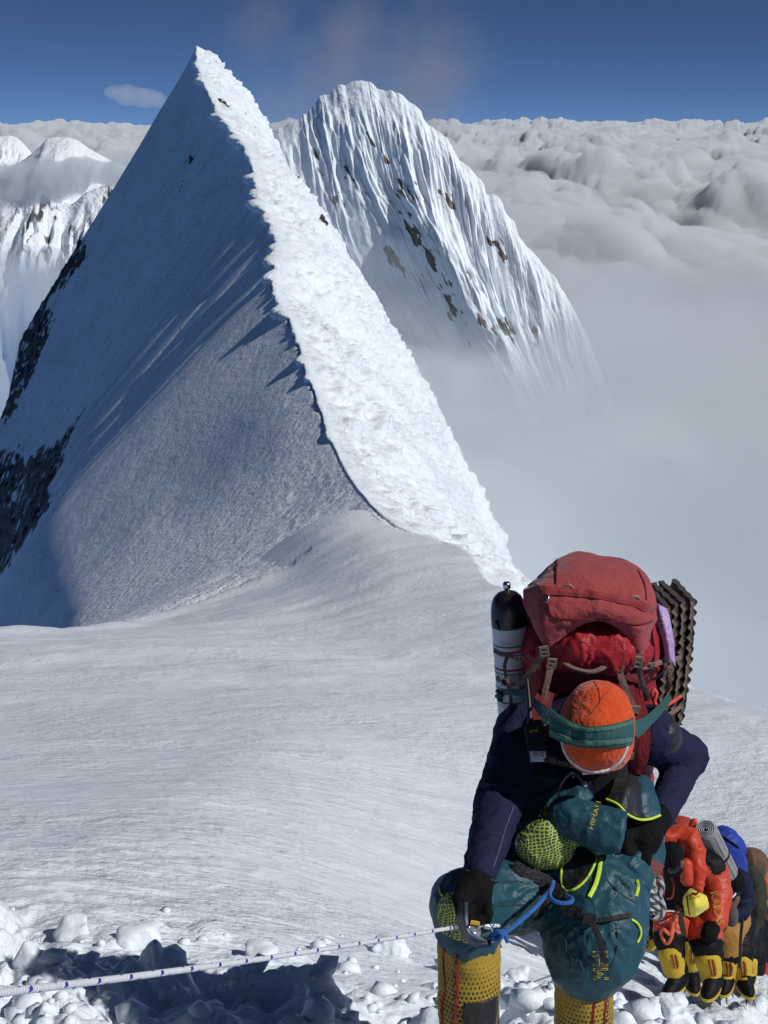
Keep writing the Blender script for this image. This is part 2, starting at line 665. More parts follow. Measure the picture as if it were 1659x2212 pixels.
# --- foreground slope: a fan of rows that get wider apart with distance
def build_slope():
    img_y = np.concatenate([np.arange(2560, 1990, -2.6), np.arange(1990, 1180, -2.9)])
    ys = []
    yy = np.linspace(2.0, 130, 12000)
    ang = np.degrees(np.arctan2(-profile(yy), yy))
    iy = 1106 + F * np.tan(np.radians(ang - 15.8))
    order = np.argsort(iy)
    ys = np.interp(img_y, iy[order], yy[order])
    ys = np.concatenate([np.linspace(-9, ys[0] - 0.05, 60), ys, ys[-1] + np.arange(1, 25) * 1.3])
    nc = 720
    u = np.linspace(-0.42, 0.42, nc)
    Yg = np.repeat(ys[:, None], nc, 1)
    dist = np.maximum(Yg, 2.2) * 1.02 + 1.0
    Xg = u[None, :] * dist
    x, y = Xg.ravel(), Yg.ravel()
    z, s = slope_height(x, y)
    P = np.stack([x, y, np.zeros_like(x)], -1)
    z = z + crust(x, y)
    # trodden track: clods and holes
    d = seg_dist(x, y, TRACK)
    edge = fbm(P * 1.3, 3, 21)
    tr = smooth(1.15, 0.45, d + edge * 0.5 - 0.35 * smooth(-0.4, -1.6, x))
    tr = tr * smooth(26, 12, y)
    sc = np.where(x < 0.1, 1.0, 1.0)
    wv = np.stack([perlin(P * 2.2, 31), perlin(P * 2.2, 32)], -1)
    dome = domes(P[:, :2] * 3.2 + 0.45 * wv, 3, 0.3, 0.35, 0.55) * 0.36
    hb = domes(P[:, :2] * 7.0 + 0.5 * np.stack([perlin(P * 5, 33), perlin(P * 5, 34)], -1), 5, 0.3, 0.35, 0.5)
    domeb = hb * 0.12
    soft = smooth(1.2, -0.6, x)
    lump = dome + domeb * (1 - 0.6 * soft) + (0.22 + 0.16 * soft) * (billow(P * 2.1, 3, 22) - 0.25) + 0.10 * fbm(P * 3.3, 3, 24) + 0.025 * fbm(P * 12, 3, 23)
    lump = lump * np.where(x > 1.4, 0.6, 1.0)
    z = z + tr * lump - 0.05 * tr
    # loose clods thrown beside the track
    spill = smooth(2.6, 1.0, d) * (1 - tr) * smooth(26, 10, y)
    z = z + spill * 0.16 * domes(P[:, :2] * 5.0 + wv * 0.4, 9, 0.2, 0.3, 0.72)
    # keep the slope sheet under the ridge sheet beyond the saddle
    z = z - 0.2 * smooth(84, 90, y) - 6.0 * smooth(92, 110, y) - 0.7 * smooth(0.1, 0.8, s) * smooth(46, 54, y)
    V = np.stack([x, y, z], -1)
    me = mesh_from('snow_slope', V, grid_faces(len(ys), nc))
    o = link('snow_slope', me, M_GROUND)
    tag(o, 'wind-crusted snow slope with a trodden track, falling away from the camera', kind='structure')
    return o, V, len(ys), nc


SLOPE, SLOPE_V, SLOPE_NR, SLOPE_NC = build_slope()
_tree = None


def ground_z(x, y):
    global _tree
    if _tree is None:
        _tree = BVHTree.FromPolygons([tuple(v) for v in SLOPE_V[:SLOPE_NC * 260]],
                                     [tuple(f) for f in grid_faces(260, SLOPE_NC).tolist()])
    h = _tree.ray_cast(Vector((x, y, 30)), Vector((0, 0, -1)))
    return h[0].z if h[0] else -2.6


# --- the corniced ridge
def build_ridge():
    n = 1000
    C = resample(CREST[I_SADDLE - 3:], n)
    # carry on past the summit, down the far side
    ext = np.array([C[-1] + np.array([-2.0 * k, 9.0 * k, -2.5 * k - 0.4 * k * k]) for k in range(1, 9)])
    C = np.concatenate([C, ext])
    n = len(C)
    arc = np.concatenate([[0], np.cumsum(np.linalg.norm(np.diff(C[:, :2], axis=0), axis=1))])
    past = smooth(0, 1, np.arange(n) / n)          # placeholder ramp along the ridge
    # scalloped cornice lip
    a = np.stack([arc * 0.12, np.zeros(n), np.zeros(n)], -1)
    warp = arc * 0.12 + 0.5 * perlin(a * 0.7 + 3.1, 2)
    fr = warp - np.floor(warp)
    hsh = np.array([_PERM[int(v) & 255] / 255.0 for v in np.floor(warp)])
    tooth = (1 - np.abs(2 * np.clip(fr * 1.25, 0, 1) - 0.62) ** 1.5) * (0.35 + 0.9 * hsh)
    warp2 = arc * 0.3 + 0.7 * perlin(a * 2.0 + 9.1, 4)
    fr2 = warp2 - np.floor(warp2)
    hsh2 = np.array([_PERM[(int(v) + 77) & 255] / 255.0 for v in np.floor(warp2)])
    tooth2 = (1 - np.abs(2 * fr2 - 1) ** 1.6) * (0.2 + 0.8 * hsh2)
    arc0 = arc[np.abs(C[:, 1] - SD[1]).argmin()]
    arc = arc - arc0 + 26
    lipw = smooth(36, 95, arc)
    low = smooth(34, 24, arc)
    sink = 2.5 * smooth(14, 4, arc)
    irr = 0.12 + 1.45 * smooth(-0.25, 0.5, fbm(a * 0.8 + 5.5, 3, 8))
    lip = (0.3 + (1.9 * np.clip(tooth, 0, 2) + 1.0 * tooth2) * irr + 0.5 * fbm(a * 7.0, 2, 12)) * (0.06 + 0.94 * lipw) * (0.50 + 0.50 * smooth(95, 150, arc))
    lip = lip * (1 - 0.9 * smooth(arc[-9] - 22, arc[-9] - 3, arc))
    hiw = lipw * (0.12 + 0.88 * smooth(100, 160, arc))
    zc = C[:, 2] - sink + 0.35 * fbm(a * 1.8, 3, 6) * hiw + 0.25 * (tooth - 0.5) * hiw

    cols = []
    rocks = []
    # right face, far to near the crest
    sr = np.concatenate([[74, 60, 50, 45], np.linspace(42, 0.25, 175)])
    for s in sr:
        cols.append((+s, 'R'))
    cols += [(-0.55, 'L1'), (-1.0, 'L2'), (-0.98, 'L3'), (-0.7, 'L4')]
    sl = np.concatenate([np.linspace(0.3, 6, 26)[0:-1], np.linspace(6, 60, 120)[:-1], np.linspace(60, 150, 60)])
    for s in sl:
        cols.append((-s, 'F'))
    V = np.empty((n, len(cols), 3)); RK = np.zeros((n, len(cols)))
    NRM = np.array([-DIRL[0], -DIRL[1]])
    for j, (s, kind) in enumerate(cols):
        if kind == 'R':
            xy = C[:, :2] + s * NRM
            grow = 1.0
            kq = np.interp(arc, [0, 120, 200, 260], [0.053, 0.054, 0.066, 0.078])
            dz = 0.52 * s + 0.5 * kq * min(s, 38) ** 2 + max(0, s - 38) * 2.6
            z = zc - dz
            P = np.stack([xy[:, 0], xy[:, 1], z], -1)
            # chunky wind-carved ice: lumps strung along the fall line
            st = np.stack([arc * 0.6, np.full(n, s), np.zeros(n)], -1)
            wq = 0.6 * perlin(st * 0.5, 39)[:, None]
            b1 = billow((st + wq) * np.array([0.42, 0.5, 1]), 3, 40)
            b2 = billow((st + wq) * np.array([1.25, 1.3, 1]), 2, 44)
            w = smooth(0.2, 3.0, s)
            soft = 0.45 + 0.55 * smooth(-0.35, 0.25, fbm(st * 0.12, 2, 48))
            dq = np.stack([arc * 0.42, np.full(n, s * 0.85)], -1) + 0.4 * wq
            off = w * soft * (1.8 * (b1 - 0.22) + 1.2 * (b2 - 0.22) + 0.95 * domes(dq, 11, 0.35, 0.4, 0.1) + 0.5 * domes(dq * 2.3 + 5.7, 13, 0.35, 0.4, 0.15)) + 1.3 * smooth(0, 8, s) * fbm(st * 0.1, 3, 50)
            nn = np.array([NRM[0] * 0.78, NRM[1] * 0.78, 0.62])
            P = P + off[:, None] * nn
            V[:, j] = P
            rk = fbm(np.stack([arc * 0.11, np.full(n, s * 0.30), np.zeros(n)], -1), 4, 52)
            high = smooth(150, 190, arc) * (1 - smooth(250, 275, arc))
            RK[:, j] = np.where((rk - 0.33 + 0.12 * high) > 0.12, 1, 0) * smooth(0.6, 2.0, s) * (0.0 + 1.0 * high) * (s < 14)
        elif kind in ('L1', 'L2', 'L3', 'L4'):
            k = {'L1': (0.55, 0.10), 'L2': (1.0, -0.12), 'L3': (0.97, -0.55), 'L4': (0.55, -1.15)}[kind]
            xy = C[:, :2] - lip[:, None] * k[0] * NRM
            V[:, j, :2] = xy
            V[:, j, 2] = zc + k[1] * (0.3 + 0.7 * np.minimum(lip, 1.6)) * (0.12 + 0.88 * lipw) - 0.25 * low * (j - 178)
        else:
            s_ = -s
            xy = C[:, :2] - s_ * NRM
            x, y = xy[:, 0], xy[:, 1]
            ts = np.interp(arc, [0, 16, 30, 44, 60, 85, 110, 140, 175, 210], [0.02, 0.12, 0.42, 0.62, 0.74, 0.86, 0.97, 1.12, 1.31, ALPHA])
            tf = ts * np.interp(arc, [0, 40, 80], [0.55, 0.75, 1.0])
            LS = 16.0
            twist = tf * s_ + (ts - tf) * LS * (1 - np.exp(-s_ / LS))
            e0 = np.interp(arc, [0, 60, 110], [21, 21, 26]); e1 = np.interp(arc, [0, 60, 110], [44, 44, 62])
            tw = 1 - smooth(0, 1, (s_ - e0) / (e1 - e0))
            zf = zc - (twist * tw + ALPHA * s_ * (1 - tw)) - 1.1 * (1 - np.exp(-s_ / 2.0)) * smooth(130, 180, arc)
            # a wind hollow low on the apron
            zf = zf - 1.5 * np.exp(-((arc - 66 - s_ * 0.7) / 14.0) ** 2) * smooth(2, 14, s_) * smooth(40, 22, s_)
            # broad scoops and spurs down the face
            fl = np.stack([arc * 0.045 - s_ * 0.012, np.full(n, s_ * 0.012), np.zeros(n)], -1)
            zf = zf + (0.6 + 1.2 * smooth(90, 150, arc)) * fbm(fl * 0.8, 2, 60) * smooth(3, 25, s_)
            fl2 = np.stack([arc * 0.22 - s_ * 0.06, np.full(n, s_ * 0.02), np.zeros(n)], -1)
            up = smooth(120, 210, arc)
            zf = zf + (0.9 * up * smooth(40, 4, s_)) * fbm(fl2, 3, 62) * smooth(1, 8, s_)
            pl = plateau(x, y) - 0.0
            pl = pl + (zc - pl) * smooth(9, 0, s_)
            bl = smooth(10, 36, arc)
            z = pl + (zf - pl) * bl + crust(x, y) * smooth(104, 84, y) - 0.25 * smooth(88, 82, y) - 2.0 * smooth(34, 24, arc) * smooth(60, 0, s_) * smooth(84, 78, y)
            b = arete_dist(x, y) + 2.2 * fbm(np.stack([x, y, z], -1) * 0.12, 4, 64)
            behind = np.maximum(0, b)
            wgt = smooth(100, 118, y)
            z = z - wgt * (behind * 2.6 + 0.0)
            # wind-roughened band of snow
            pr = np.stack([x, y, z], -1)
            rough = smooth(0.05, 0.35, fbm(pr * np.array([0.05, 0.05, 0.05]), 2, 66)) * smooth(190, 120, y)
            z = z + 0.12 * rough * fbm(pr * np.array([1.3, 0.7, 0.8]), 3, 68)
            V[:, j] = np.stack([x, y, z], -1)
            # rock breaks out along the arete and in the cliff at the foot of it
            rn = fbm(pr * np.array([0.13, 0.05, 0.13]), 5, 70)
            rn2 = fbm(pr * np.array([0.55, 0.3, 0.75]), 4, 71, 0.6)
            r = smooth(1.5, 4, b) * (0.5 + 0.5 * rn) + smooth(-3, 1, b) * 0.55 * (0.6 + rn)
            for poly in CLIFFS:
                r = np.maximum(r, smooth(5.5, -2, poly_sd(x, y, poly) + 5 * rn) * (0.74 + 0.5 * rn + 1.0 * rn2))
            for poly in OUTCROPS:
                r = np.maximum(r, smooth(0.6, -0.6, poly_sd(x, y, poly) + 1.2 + 4.0 * fbm(pr * 0.45, 3, 73)))
            r = r * wgt
            V[:, j, 2] += 1.5 * smooth(0.4, 0.7, r) * fbm(pr * 0.5, 4, 74, 0.6)
            RK[:, j] = np.clip(r, 0, 1)
    V = V.reshape(-1, 3)
    me = mesh_from('snow_ridge', V, grid_faces(n, len(cols)))
    add_attr(me, 'rock', RK.ravel())
    o = link('snow_ridge', me, M_RIDGE)
    tag(o, 'steep snow ridge with a scalloped cornice rising to a pointed summit', kind='structure')
    return o


build_ridge()


# --- second summit behind, fluted
PEAK_IMG = [(500, 400), (545, 318), (592, 284), (640, 260), (662, 244), (690, 212), (705, 205), (740, 184), (775, 178), (800, 178), (822, 196),
            (862, 206), (905, 236), (918, 262), (942, 280), (972, 310), (992, 346), (1022, 372), (1044, 398), (1052, 420), (1078, 428),
            (1092, 458), (1112, 482), (1126, 520), (1160, 556), (1198, 600), (1236, 662), (1272, 740), (1308, 830), (1344, 930), (1390, 1050), (1450, 1200)]


def build_peak():
    D0 = 560.0
    sil = np.array([at(x, y, D0 - 0.05 * (x - 640)) for x, y in PEAK_IMG])
    n, m = 620, 300
    top = resample(sil, n)
    tt = np.stack([np.arange(n) * 0.05, 0 * np.arange(n), 0 * np.arange(n)], -1)
    top[:, 2] += 1.6 * fbm(tt, 3, 76) + 1.0 * np.abs(perlin(tt * 2.3, 77))
    u = np.linspace(0, 1, n)
    s = np.concatenate([-np.linspace(60, 0, 20)[:-1], np.linspace(0, 1, m) ** 1.25 * 230])
    S, U = np.meshgrid(s, u)
    arc = np.repeat(np.concatenate([[0], np.cumsum(np.linalg.norm(np.diff(top, axis=0), axis=1))])[:, None], len(s), 1)
    # fall direction: towards the camera and a little right lower down
    P = np.empty((n, len(s), 3))
    slope = math.tan(R(63))
    fx = 0.10 + 0.22 * smooth(0, 160, S)
    down = np.where(S < 0, 0.9 * -S, S * slope / math.hypot(1, slope) * (1.0) * (0.55 + 0.45 * smooth(0, 40, S)) + 0)
    P[..., 0] = top[:, None, 0] + np.maximum(S, 0) * fx
    P[..., 1] = top[:, None, 1] - S * 0.5
    P[..., 2] = top[:, None, 2] - down
    # a rib running down right from below the top, with a bay left of it
    xr = (P[..., 0] - at(800, 178, D0)[0]) - np.maximum(S, 0) * 0.42
    bay = 14 * np.exp(-((xr + 26) / 24.0) ** 2) * smooth(20, 110, S) - 12 * np.exp(-((xr - 6) / 13.0) ** 2) * smooth(15, 80, S)
    P[..., 1] += bay
    flat = np.stack([arc.ravel(), S.ravel(), 0 * arc.ravel()], -1)
    wrp = fbm(flat * np.array([0.03, 0.012, 1]), 2, 78) * 6
    sk = np.stack([(arc - S * 0.10).ravel() + wrp, S.ravel() * 0.2, 0 * arc.ravel()], -1)
    f1 = 1 - np.abs(fbm(sk * np.array([0.07, 0.07, 1]), 2, 80)) * 2.6
    f2 = 1 - np.abs(perlin(sk * 0.22, 82)) * 2
    f3 = fbm(sk * np.array([0.5, 0.5, 1]), 3, 84)
    big = fbm(flat * 0.02, 3, 86)
    w = smooth(2, 26, S.ravel()) * (0.25 + 1.2 * smooth(-0.35, 0.4, fbm(flat * np.array([0.035, 0.02, 1]), 3, 79)))
    amp = w * (1.5 * f1 + 0.9 * f2 + 0.6 * (1 - 2 * np.abs(perlin(sk * np.array([0.5, 0.5, 1]), 83))) + 1.2 * f3) + 7 * big * smooth(4, 50, S.ravel()) + 0.8 * fbm(flat * 0.12, 3, 88) * smooth(0, 6, S.ravel())
    Pf = P.reshape(-1, 3)
    nrm = np.array([0.18, -0.86, 0.48])
    Pf = Pf + amp[:, None] * nrm
    # rock shows on the steep bay and in streaks
    rk = fbm(np.stack([(arc + S * 0.25).ravel() * 0.05, S.ravel() * 0.025, 0 * S.ravel()], -1), 5, 90)
    diag = np.exp(-((xr.ravel() + 13) / 9.0) ** 2) * smooth(14, 40, S.ravel())
    dep = Pf[:, 1] * CP - Pf[:, 2] * SP
    ix = 829.5 + Pf[:, 0] / dep * F
    iy = 1106 - (Pf[:, 1] * SP + Pf[:, 2] * CP) / dep * F
    r = np.zeros(len(Pf))
    fr = fbm(np.stack([(ix - 0.5 * iy) * 0.07, (iy + 0.3 * ix) * 0.022, 0 * ix], -1), 5, 92, 0.6)
    for cx, cy, rx, ry in [(770, 262, 7, 20), (806, 316, 10, 24), (842, 350, 18, 10), (886, 405, 16, 22), (880, 425, 26, 12), (966, 430, 11, 22), (896, 500, 18, 34), (930, 560, 18, 38), (958, 622, 18, 40), (985, 682, 16, 30),
                           (1066, 522, 20, 10), (1084, 545, 10, 18), (1092, 712, 22, 22), (1040, 692, 20, 18), (760, 385, 8, 26), (690, 350, 8, 26), (852, 560, 12, 30), (728, 430, 10, 20), (1008, 600, 8, 22), (1150, 720, 16, 26)]:
        q = np.hypot((ix - cx - (iy - cy) * 0.45) / rx, (iy - cy) / ry)
        r = np.maximum(r, np.clip(0.78 - 0.42 * q + 1.5 * fr - 0.16 * f2, 0, 1) * (q < 2.4))
    me = mesh_from('fluted_peak', Pf, grid_faces(n, len(s)))
    add_attr(me, 'rock', np.clip(r, 0, 1))
    o = link('fluted_peak', me, M_PEAK)
    tag(o, 'fluted ice peak with brown rock streaks behind the ridge', kind='structure')


build_peak()


# --- far mountains on the left and a summit poking through the cloud on the right
def build_far(name, label, top_img, D, depth, nrows, rocky, seed, n=160, slope=0.75, jag=0.02, spread=0.0):
    top = resample(np.array([at(x, y, D) for x, y in top_img]), n)
    W = np.linalg.norm(top[-1] - top[0])
    s = np.concatenate([-np.linspace(depth * 0.5, 0, 10)[:-1], np.linspace(0, depth, nrows)])
    P = np.empty((n, len(s), 3))
    for j, q in enumerate(s):
        P[:, j, 0] = top[:, 0]
        P[:, j, 1] = top[:, 1] - q * 0.9
        P[:, j, 2] = top[:, 2] - np.abs(q) * slope
    Pf = P.reshape(-1, 3)
    S = np.tile(s, n)
    k = 6.0 / W
    flute = np.stack([Pf[:, 0] * k * 2.2, S * k * 0.8, S * 0], -1)
    rd = 1 - 2 * np.abs(fbm(flute, 5, seed))
    Pf = Pf + (rd - 0.6)[:, None] * np.array([0.1, -0.8, 0.5]) * W * jag * smooth(0, depth * 0.15, np.abs(S))[:, None] * 4
    Pf[:, 2] += W * jag * 0.3 * fbm(Pf * k * 3, 4, seed + 3)
    me = mesh_from(name, Pf, grid_faces(n, len(s)))
    rk = fbm(np.stack([Pf[:, 0] * k * 4.0, S * k * 2.2, S * 0], -1), 6, seed + 5, 0.62)
    add_attr(me, 'rock', np.clip(rocky + rk, 0, 1))
    o = link(name, me, M_FAR)
    tag(o, label, kind='structure')


build_far('snow_dome', 'smooth snow dome mountain far off at the left', [(-150, 420), (-40, 395), (40, 352), (85, 318), (103, 300), (135, 296), (165, 302), (195, 322), (240, 346), (300, 372), (400, 420), (500, 460)],
          9000, 2600, 90, -0.05, 101, slope=0.5, jag=0.004)
build_far('far_snow_mountain', 'rugged white mountain at the left edge behind the dome', [(-260, 380), (-180, 330), (-90, 318), (-30, 305), (0, 294), (28, 295), (48, 308), (62, 322), (80, 345), (130, 390)],
          12000, 2600, 90, 0.12, 111, slope=0.6, jag=0.02)
build_far('rock_wall_mountain', 'rocky glaciated mountain wall below the cloud band at the left', [(-300, 470), (-150, 440), (-60, 430), (20, 425), (70, 400), (110, 418), (150, 440), (190, 415), (230, 400), (300, 405), (420, 430)],
          6800, 2300, 140, 0.34, 121, slope=0.9, jag=0.03)
build_far('cloud_island_summit', 'small snowy summit with a dark rock tail poking out of the cloud sea', [(1130, 372), (1160, 350), (1180, 336), (1198, 333), (1214, 340), (1232, 350), (1250, 352), (1270, 352), (1284, 354), (1310, 380)],
          18000, 900, 60, 0.3, 131, n=90, slope=0.4, jag=0.01)

# ================================================================== CLOUD AND MIST
def vol_mat(name, density, color=(1, 1, 1), aniso=0.0):
    m = bpy.data.materials.new(name)
    m.use_nodes = True
    nt = m.node_tree
    for n in list(nt.nodes):
        nt.nodes.remove(n)
    out = nt.nodes.new('ShaderNodeOutputMaterial')
    v = nt.nodes.new('ShaderNodeVolumePrincipled')
    v.inputs['Color'].default_value = (*color, 1)
    v.inputs['Density'].default_value = density
    v.inputs['Anisotropy'].default_value = aniso
    nt.links.new(v.outputs[0], out.inputs['Volume'])
    return m


def closed_slab(name, X, Y, top, bottom, mat):
    nr, nc = X.shape
    a = np.stack([X, Y, top], -1).reshape(-1, 3)
    b = np.stack([X, Y, np.broadcast_to(bottom, X.shape)], -1).reshape(-1, 3)
    N = nr * nc
    f1 = grid_faces(nr, nc)
    f2 = grid_faces(nr, nc)[:, ::-1] + N
    side = []
    idx = np.arange(N).reshape(nr, nc)
    for loop in (idx[0, ::-1], idx[-1, :], idx[:, 0], idx[::-1, -1]):
        side.append(np.stack([loop[:-1], loop[1:], loop[1:] + N, loop[:-1] + N], -1))
    faces = np.concatenate([f1, f2] + side)
    me = mesh_from(name, np.concatenate([a, b]), faces)
    bm = bmesh.new(); bm.from_mesh(me)
    bmesh.ops.recalc_face_normals(bm, faces=bm.faces)
    bm.to_mesh(me); bm.free()
    return link(name, me, mat)


# --- sea of cloud to the horizon
def build_sea():
    img_y = np.concatenate([np.arange(900, 700, -4.0), np.arange(700, 330, -1.6), np.arange(330, 272, -0.7)])
    base = -760.0
    dist = -base / np.tan(np.radians(15.8) - np.arctan((1106 - img_y) / F) )
    dist = np.concatenate([dist, [dist[-1] * 1.3, dist[-1] * 1.8]])
    u = np.concatenate([np.linspace(-0.48, -0.3, 20)[:-1], np.linspace(-0.3, -0.18, 70)[:-1], np.linspace(-0.18, 0.03, 60)[:-1], np.linspace(0.03, 0.31, 420)[:-1], np.linspace(0.31, 0.48, 40)])
    nc = len(u)
    Y = np.repeat(dist[:, None], nc, 1)
    X = u[None, :] * Y
    P = np.stack([X.ravel(), Y.ravel(), 0 * X.ravel()], -1)
    km = P / 1000.0
    far = smooth(25, 120, km[:, 1])
    k1 = km * np.array([1, 0.8, 1])
    q = k1[:, :2] + 0.25 * np.stack([perlin(k1 * 1.1, 205), perlin(k1 * 1.1, 206)], -1)
    tower = smooth(-0.25, 0.4, fbm(k1 * 0.16, 2, 207))
    h = 420 * fbm(k1 * 0.30, 3, 201) + (0.35 + 0.75 * tower) * (520 * domes(q * 0.55, 3, 0.45, 0.35, 0.0) + 300 * domes(q * 1.2 + 3.3, 5, 0.4, 0.4, 0.0) + 150 * domes(q * 2.7 + 7.1, 7, 0.4, 0.4, 0.0) + 60 * domes(q * 6.5 + 1.9, 9, 0.4, 0.4, 0.0)) - 250
    k2 = km * np.array([0.06, 0.03, 1])
    h = h * (1 - far * 0.3) + far * 4200 * np.clip(billow(k2, 5, 211) - 0.2, -0.1, 1) 
    h = h - 260 * smooth(0.0, -0.12, P[:, 0] / P[:, 1]) * far - 150 * far
    top = base + h.reshape(X.shape)
    o = closed_slab('cloud_sea', X, Y, top, -3200, vol_mat('cloud_sea_vapour', 0.0095, (0.945, 0.975, 1.0), 0.0))
    tag(o, 'sea of cumulus cloud stretching to the horizon', kind='stuff')


build_sea()


# --- mist rising out of the valley right of the ridge: soft nested banks
def build_mist():
    yy = np.concatenate([np.linspace(24, 400, 90), np.linspace(410, 2600, 80)])
    cx = np.interp(yy, CREST_F[:, 1], CREST_F[:, 0])
    cx = np.where(yy > 345, -44 - (yy - 345) * 0.3, cx)
    left = np.where(yy < 86, cx + 2.5, cx + 1.0)
    width = 60 + yy * 0.9
    q = np.linspace(0, 1, 90) ** 1.3
    X = left[:, None] + q[None, :] * width[:, None]
    Y = np.repeat(yy[:, None], len(q), 1)
    P = np.stack([X.ravel(), Y.ravel(), 0 * X.ravel()], -1)
    for k, (lower, dens, amp) in enumerate([(0, 0.0016, 9), (9, 0.003, 12), (20, 0.006, 14), (34, 0.012, 16)]):
        zt = np.interp(P[:, 1], [0, 60, 100, 200, 350, 500, 900, 1500, 2600], [-22, -30, -36, -50, -52, -66, -112, -175, -300]) - lower
        sc = 1 / (20 + 0.08 * P[:, 1])
        nz = fbm(np.stack([P[:, 0], P[:, 1] * 0.6, 0 * P[:, 0] + k * 5.1], -1) * 0.022, 3, 230 + k)
        nz2 = fbm(np.stack([P[:, 0], P[:, 1] * 0.5, 0 * P[:, 0] + k * 3.3], -1) * 0.0035, 4, 240 + k)
        zt = zt + nz * amp * (0.6 + 0.0035 * np.minimum(P[:, 1], 800)) + nz2 * 0.075 * np.maximum(P[:, 1] - 250, 0) - 0.05 * np.maximum(P[:, 1] - 1500, 0)
        o = closed_slab('valley_mist', X, Y, zt.reshape(X.shape), -420.0 - k, vol_mat('mist_vapour', dens, (0.885, 0.93, 0.965), 0.15))
        tag(o, 'pale mist filling the valley right of the ridge', kind='stuff')


build_mist()


def cloud_blob(name, label, balls, density, noise_scale, noise_amp, seed, sub=5, aniso=0.1):
    """cumulus clump: union of displaced balls in one closed skin"""
    balls = np.array(balls, float)
    lo = (balls[:, :3] - balls[:, 3:4] * 1.5).min(0); hi = (balls[:, :3] + balls[:, 3:4] * 1.5).max(0)
    h = (hi - lo).max() / 70.0

    def f(Pt):
        d = None
        for b in balls:
            q = np.linalg.norm((Pt - b[:3]) * np.array([1, 1, b[4] if len(b) > 4 else 1.0]), axis=1) - b[3]
            d = q if d is None else smin(d, q, b[3] * 0.5)
        return d + noise_amp * (billow(Pt * noise_scale, 4, seed) - 0.3) * 2
    v, fc = sdf_mesh(f, lo, hi, h)
    o = link(name, mesh_from(name, v, fc), vol_mat(name + '_vapour', density, (0.90, 0.94, 0.97), aniso))
    tag(o, label, kind='stuff')
    return o


def img_ball(dx, dy, D, r_img, flat=1.0):
    p = at(dx, dy, D)
    return [p[0], p[1], p[2], r_img * D / F, flat]


# cloud rolling up behind the right shoulder of the fluted peak
cloud_blob('cloud_bank', 'grey cloud rolling up behind the fluted peak on its right',
           [img_ball(1010, 470, 900, 110), img_ball(1080, 420, 1000, 100), img_ball(1160, 560, 950, 130), img_ball(1090, 640, 900, 160), img_ball(1230, 700, 900, 130), img_ball(1380, 740, 900, 120), img_ball(1560, 760, 950, 130)],
           0.0065, 0.012, 14, 301)
cloud_blob('cloud_bank', 'grey cloud band lying across the far mountains at the left',
           [img_ball(-120, 405, 5200, 66), img_ball(-30, 400, 5200, 54), img_ball(40, 396, 5200, 46), img_ball(105, 390, 5200, 44), img_ball(160, 380, 5200, 36), img_ball(205, 374, 5200, 28), img_ball(245, 372, 5200, 30), img_ball(300, 380, 5200, 40)],
           0.020, 0.009, 45, 311)
cloud_blob('cloud_bank', 'low grey fog below the left edge of the ridge',
           [img_ball(-150, 660, 3000, 130), img_ball(-20, 660, 3000, 120), img_ball(90, 650, 3000, 110), img_ball(200, 680, 3000, 130), img_ball(-40, 800, 3000, 200), img_ball(150, 860, 3000, 200)],
           0.006, 0.006, 24, 321)
cloud_blob('cloud_puff', 'small grey cloud puff left of the pointed summit',
           [img_ball(245, 200, 1600, 20, 1.4), img_ball(275, 207, 1600, 27, 1.2), img_ball(310, 212, 1600, 26, 1.2), img_ball(340, 215, 1600, 24, 1.3)],
           0.025, 0.03, 4, 331)

cloud_blob('cloud_bank', 'bright mist lapping over the foot of the fluted peak',
           [img_ball(1180, 800, 430, 105), img_ball(1290, 800, 450, 140), img_ball(1080, 860, 420, 95), img_ball(1420, 840, 460, 160), img_ball(1270, 690, 470, 85), img_ball(1000, 820, 400, 60), img_ball(1360, 700, 480, 110), img_ball(1560, 820, 470, 170)],
           0.018, 0.03, 7, 341)


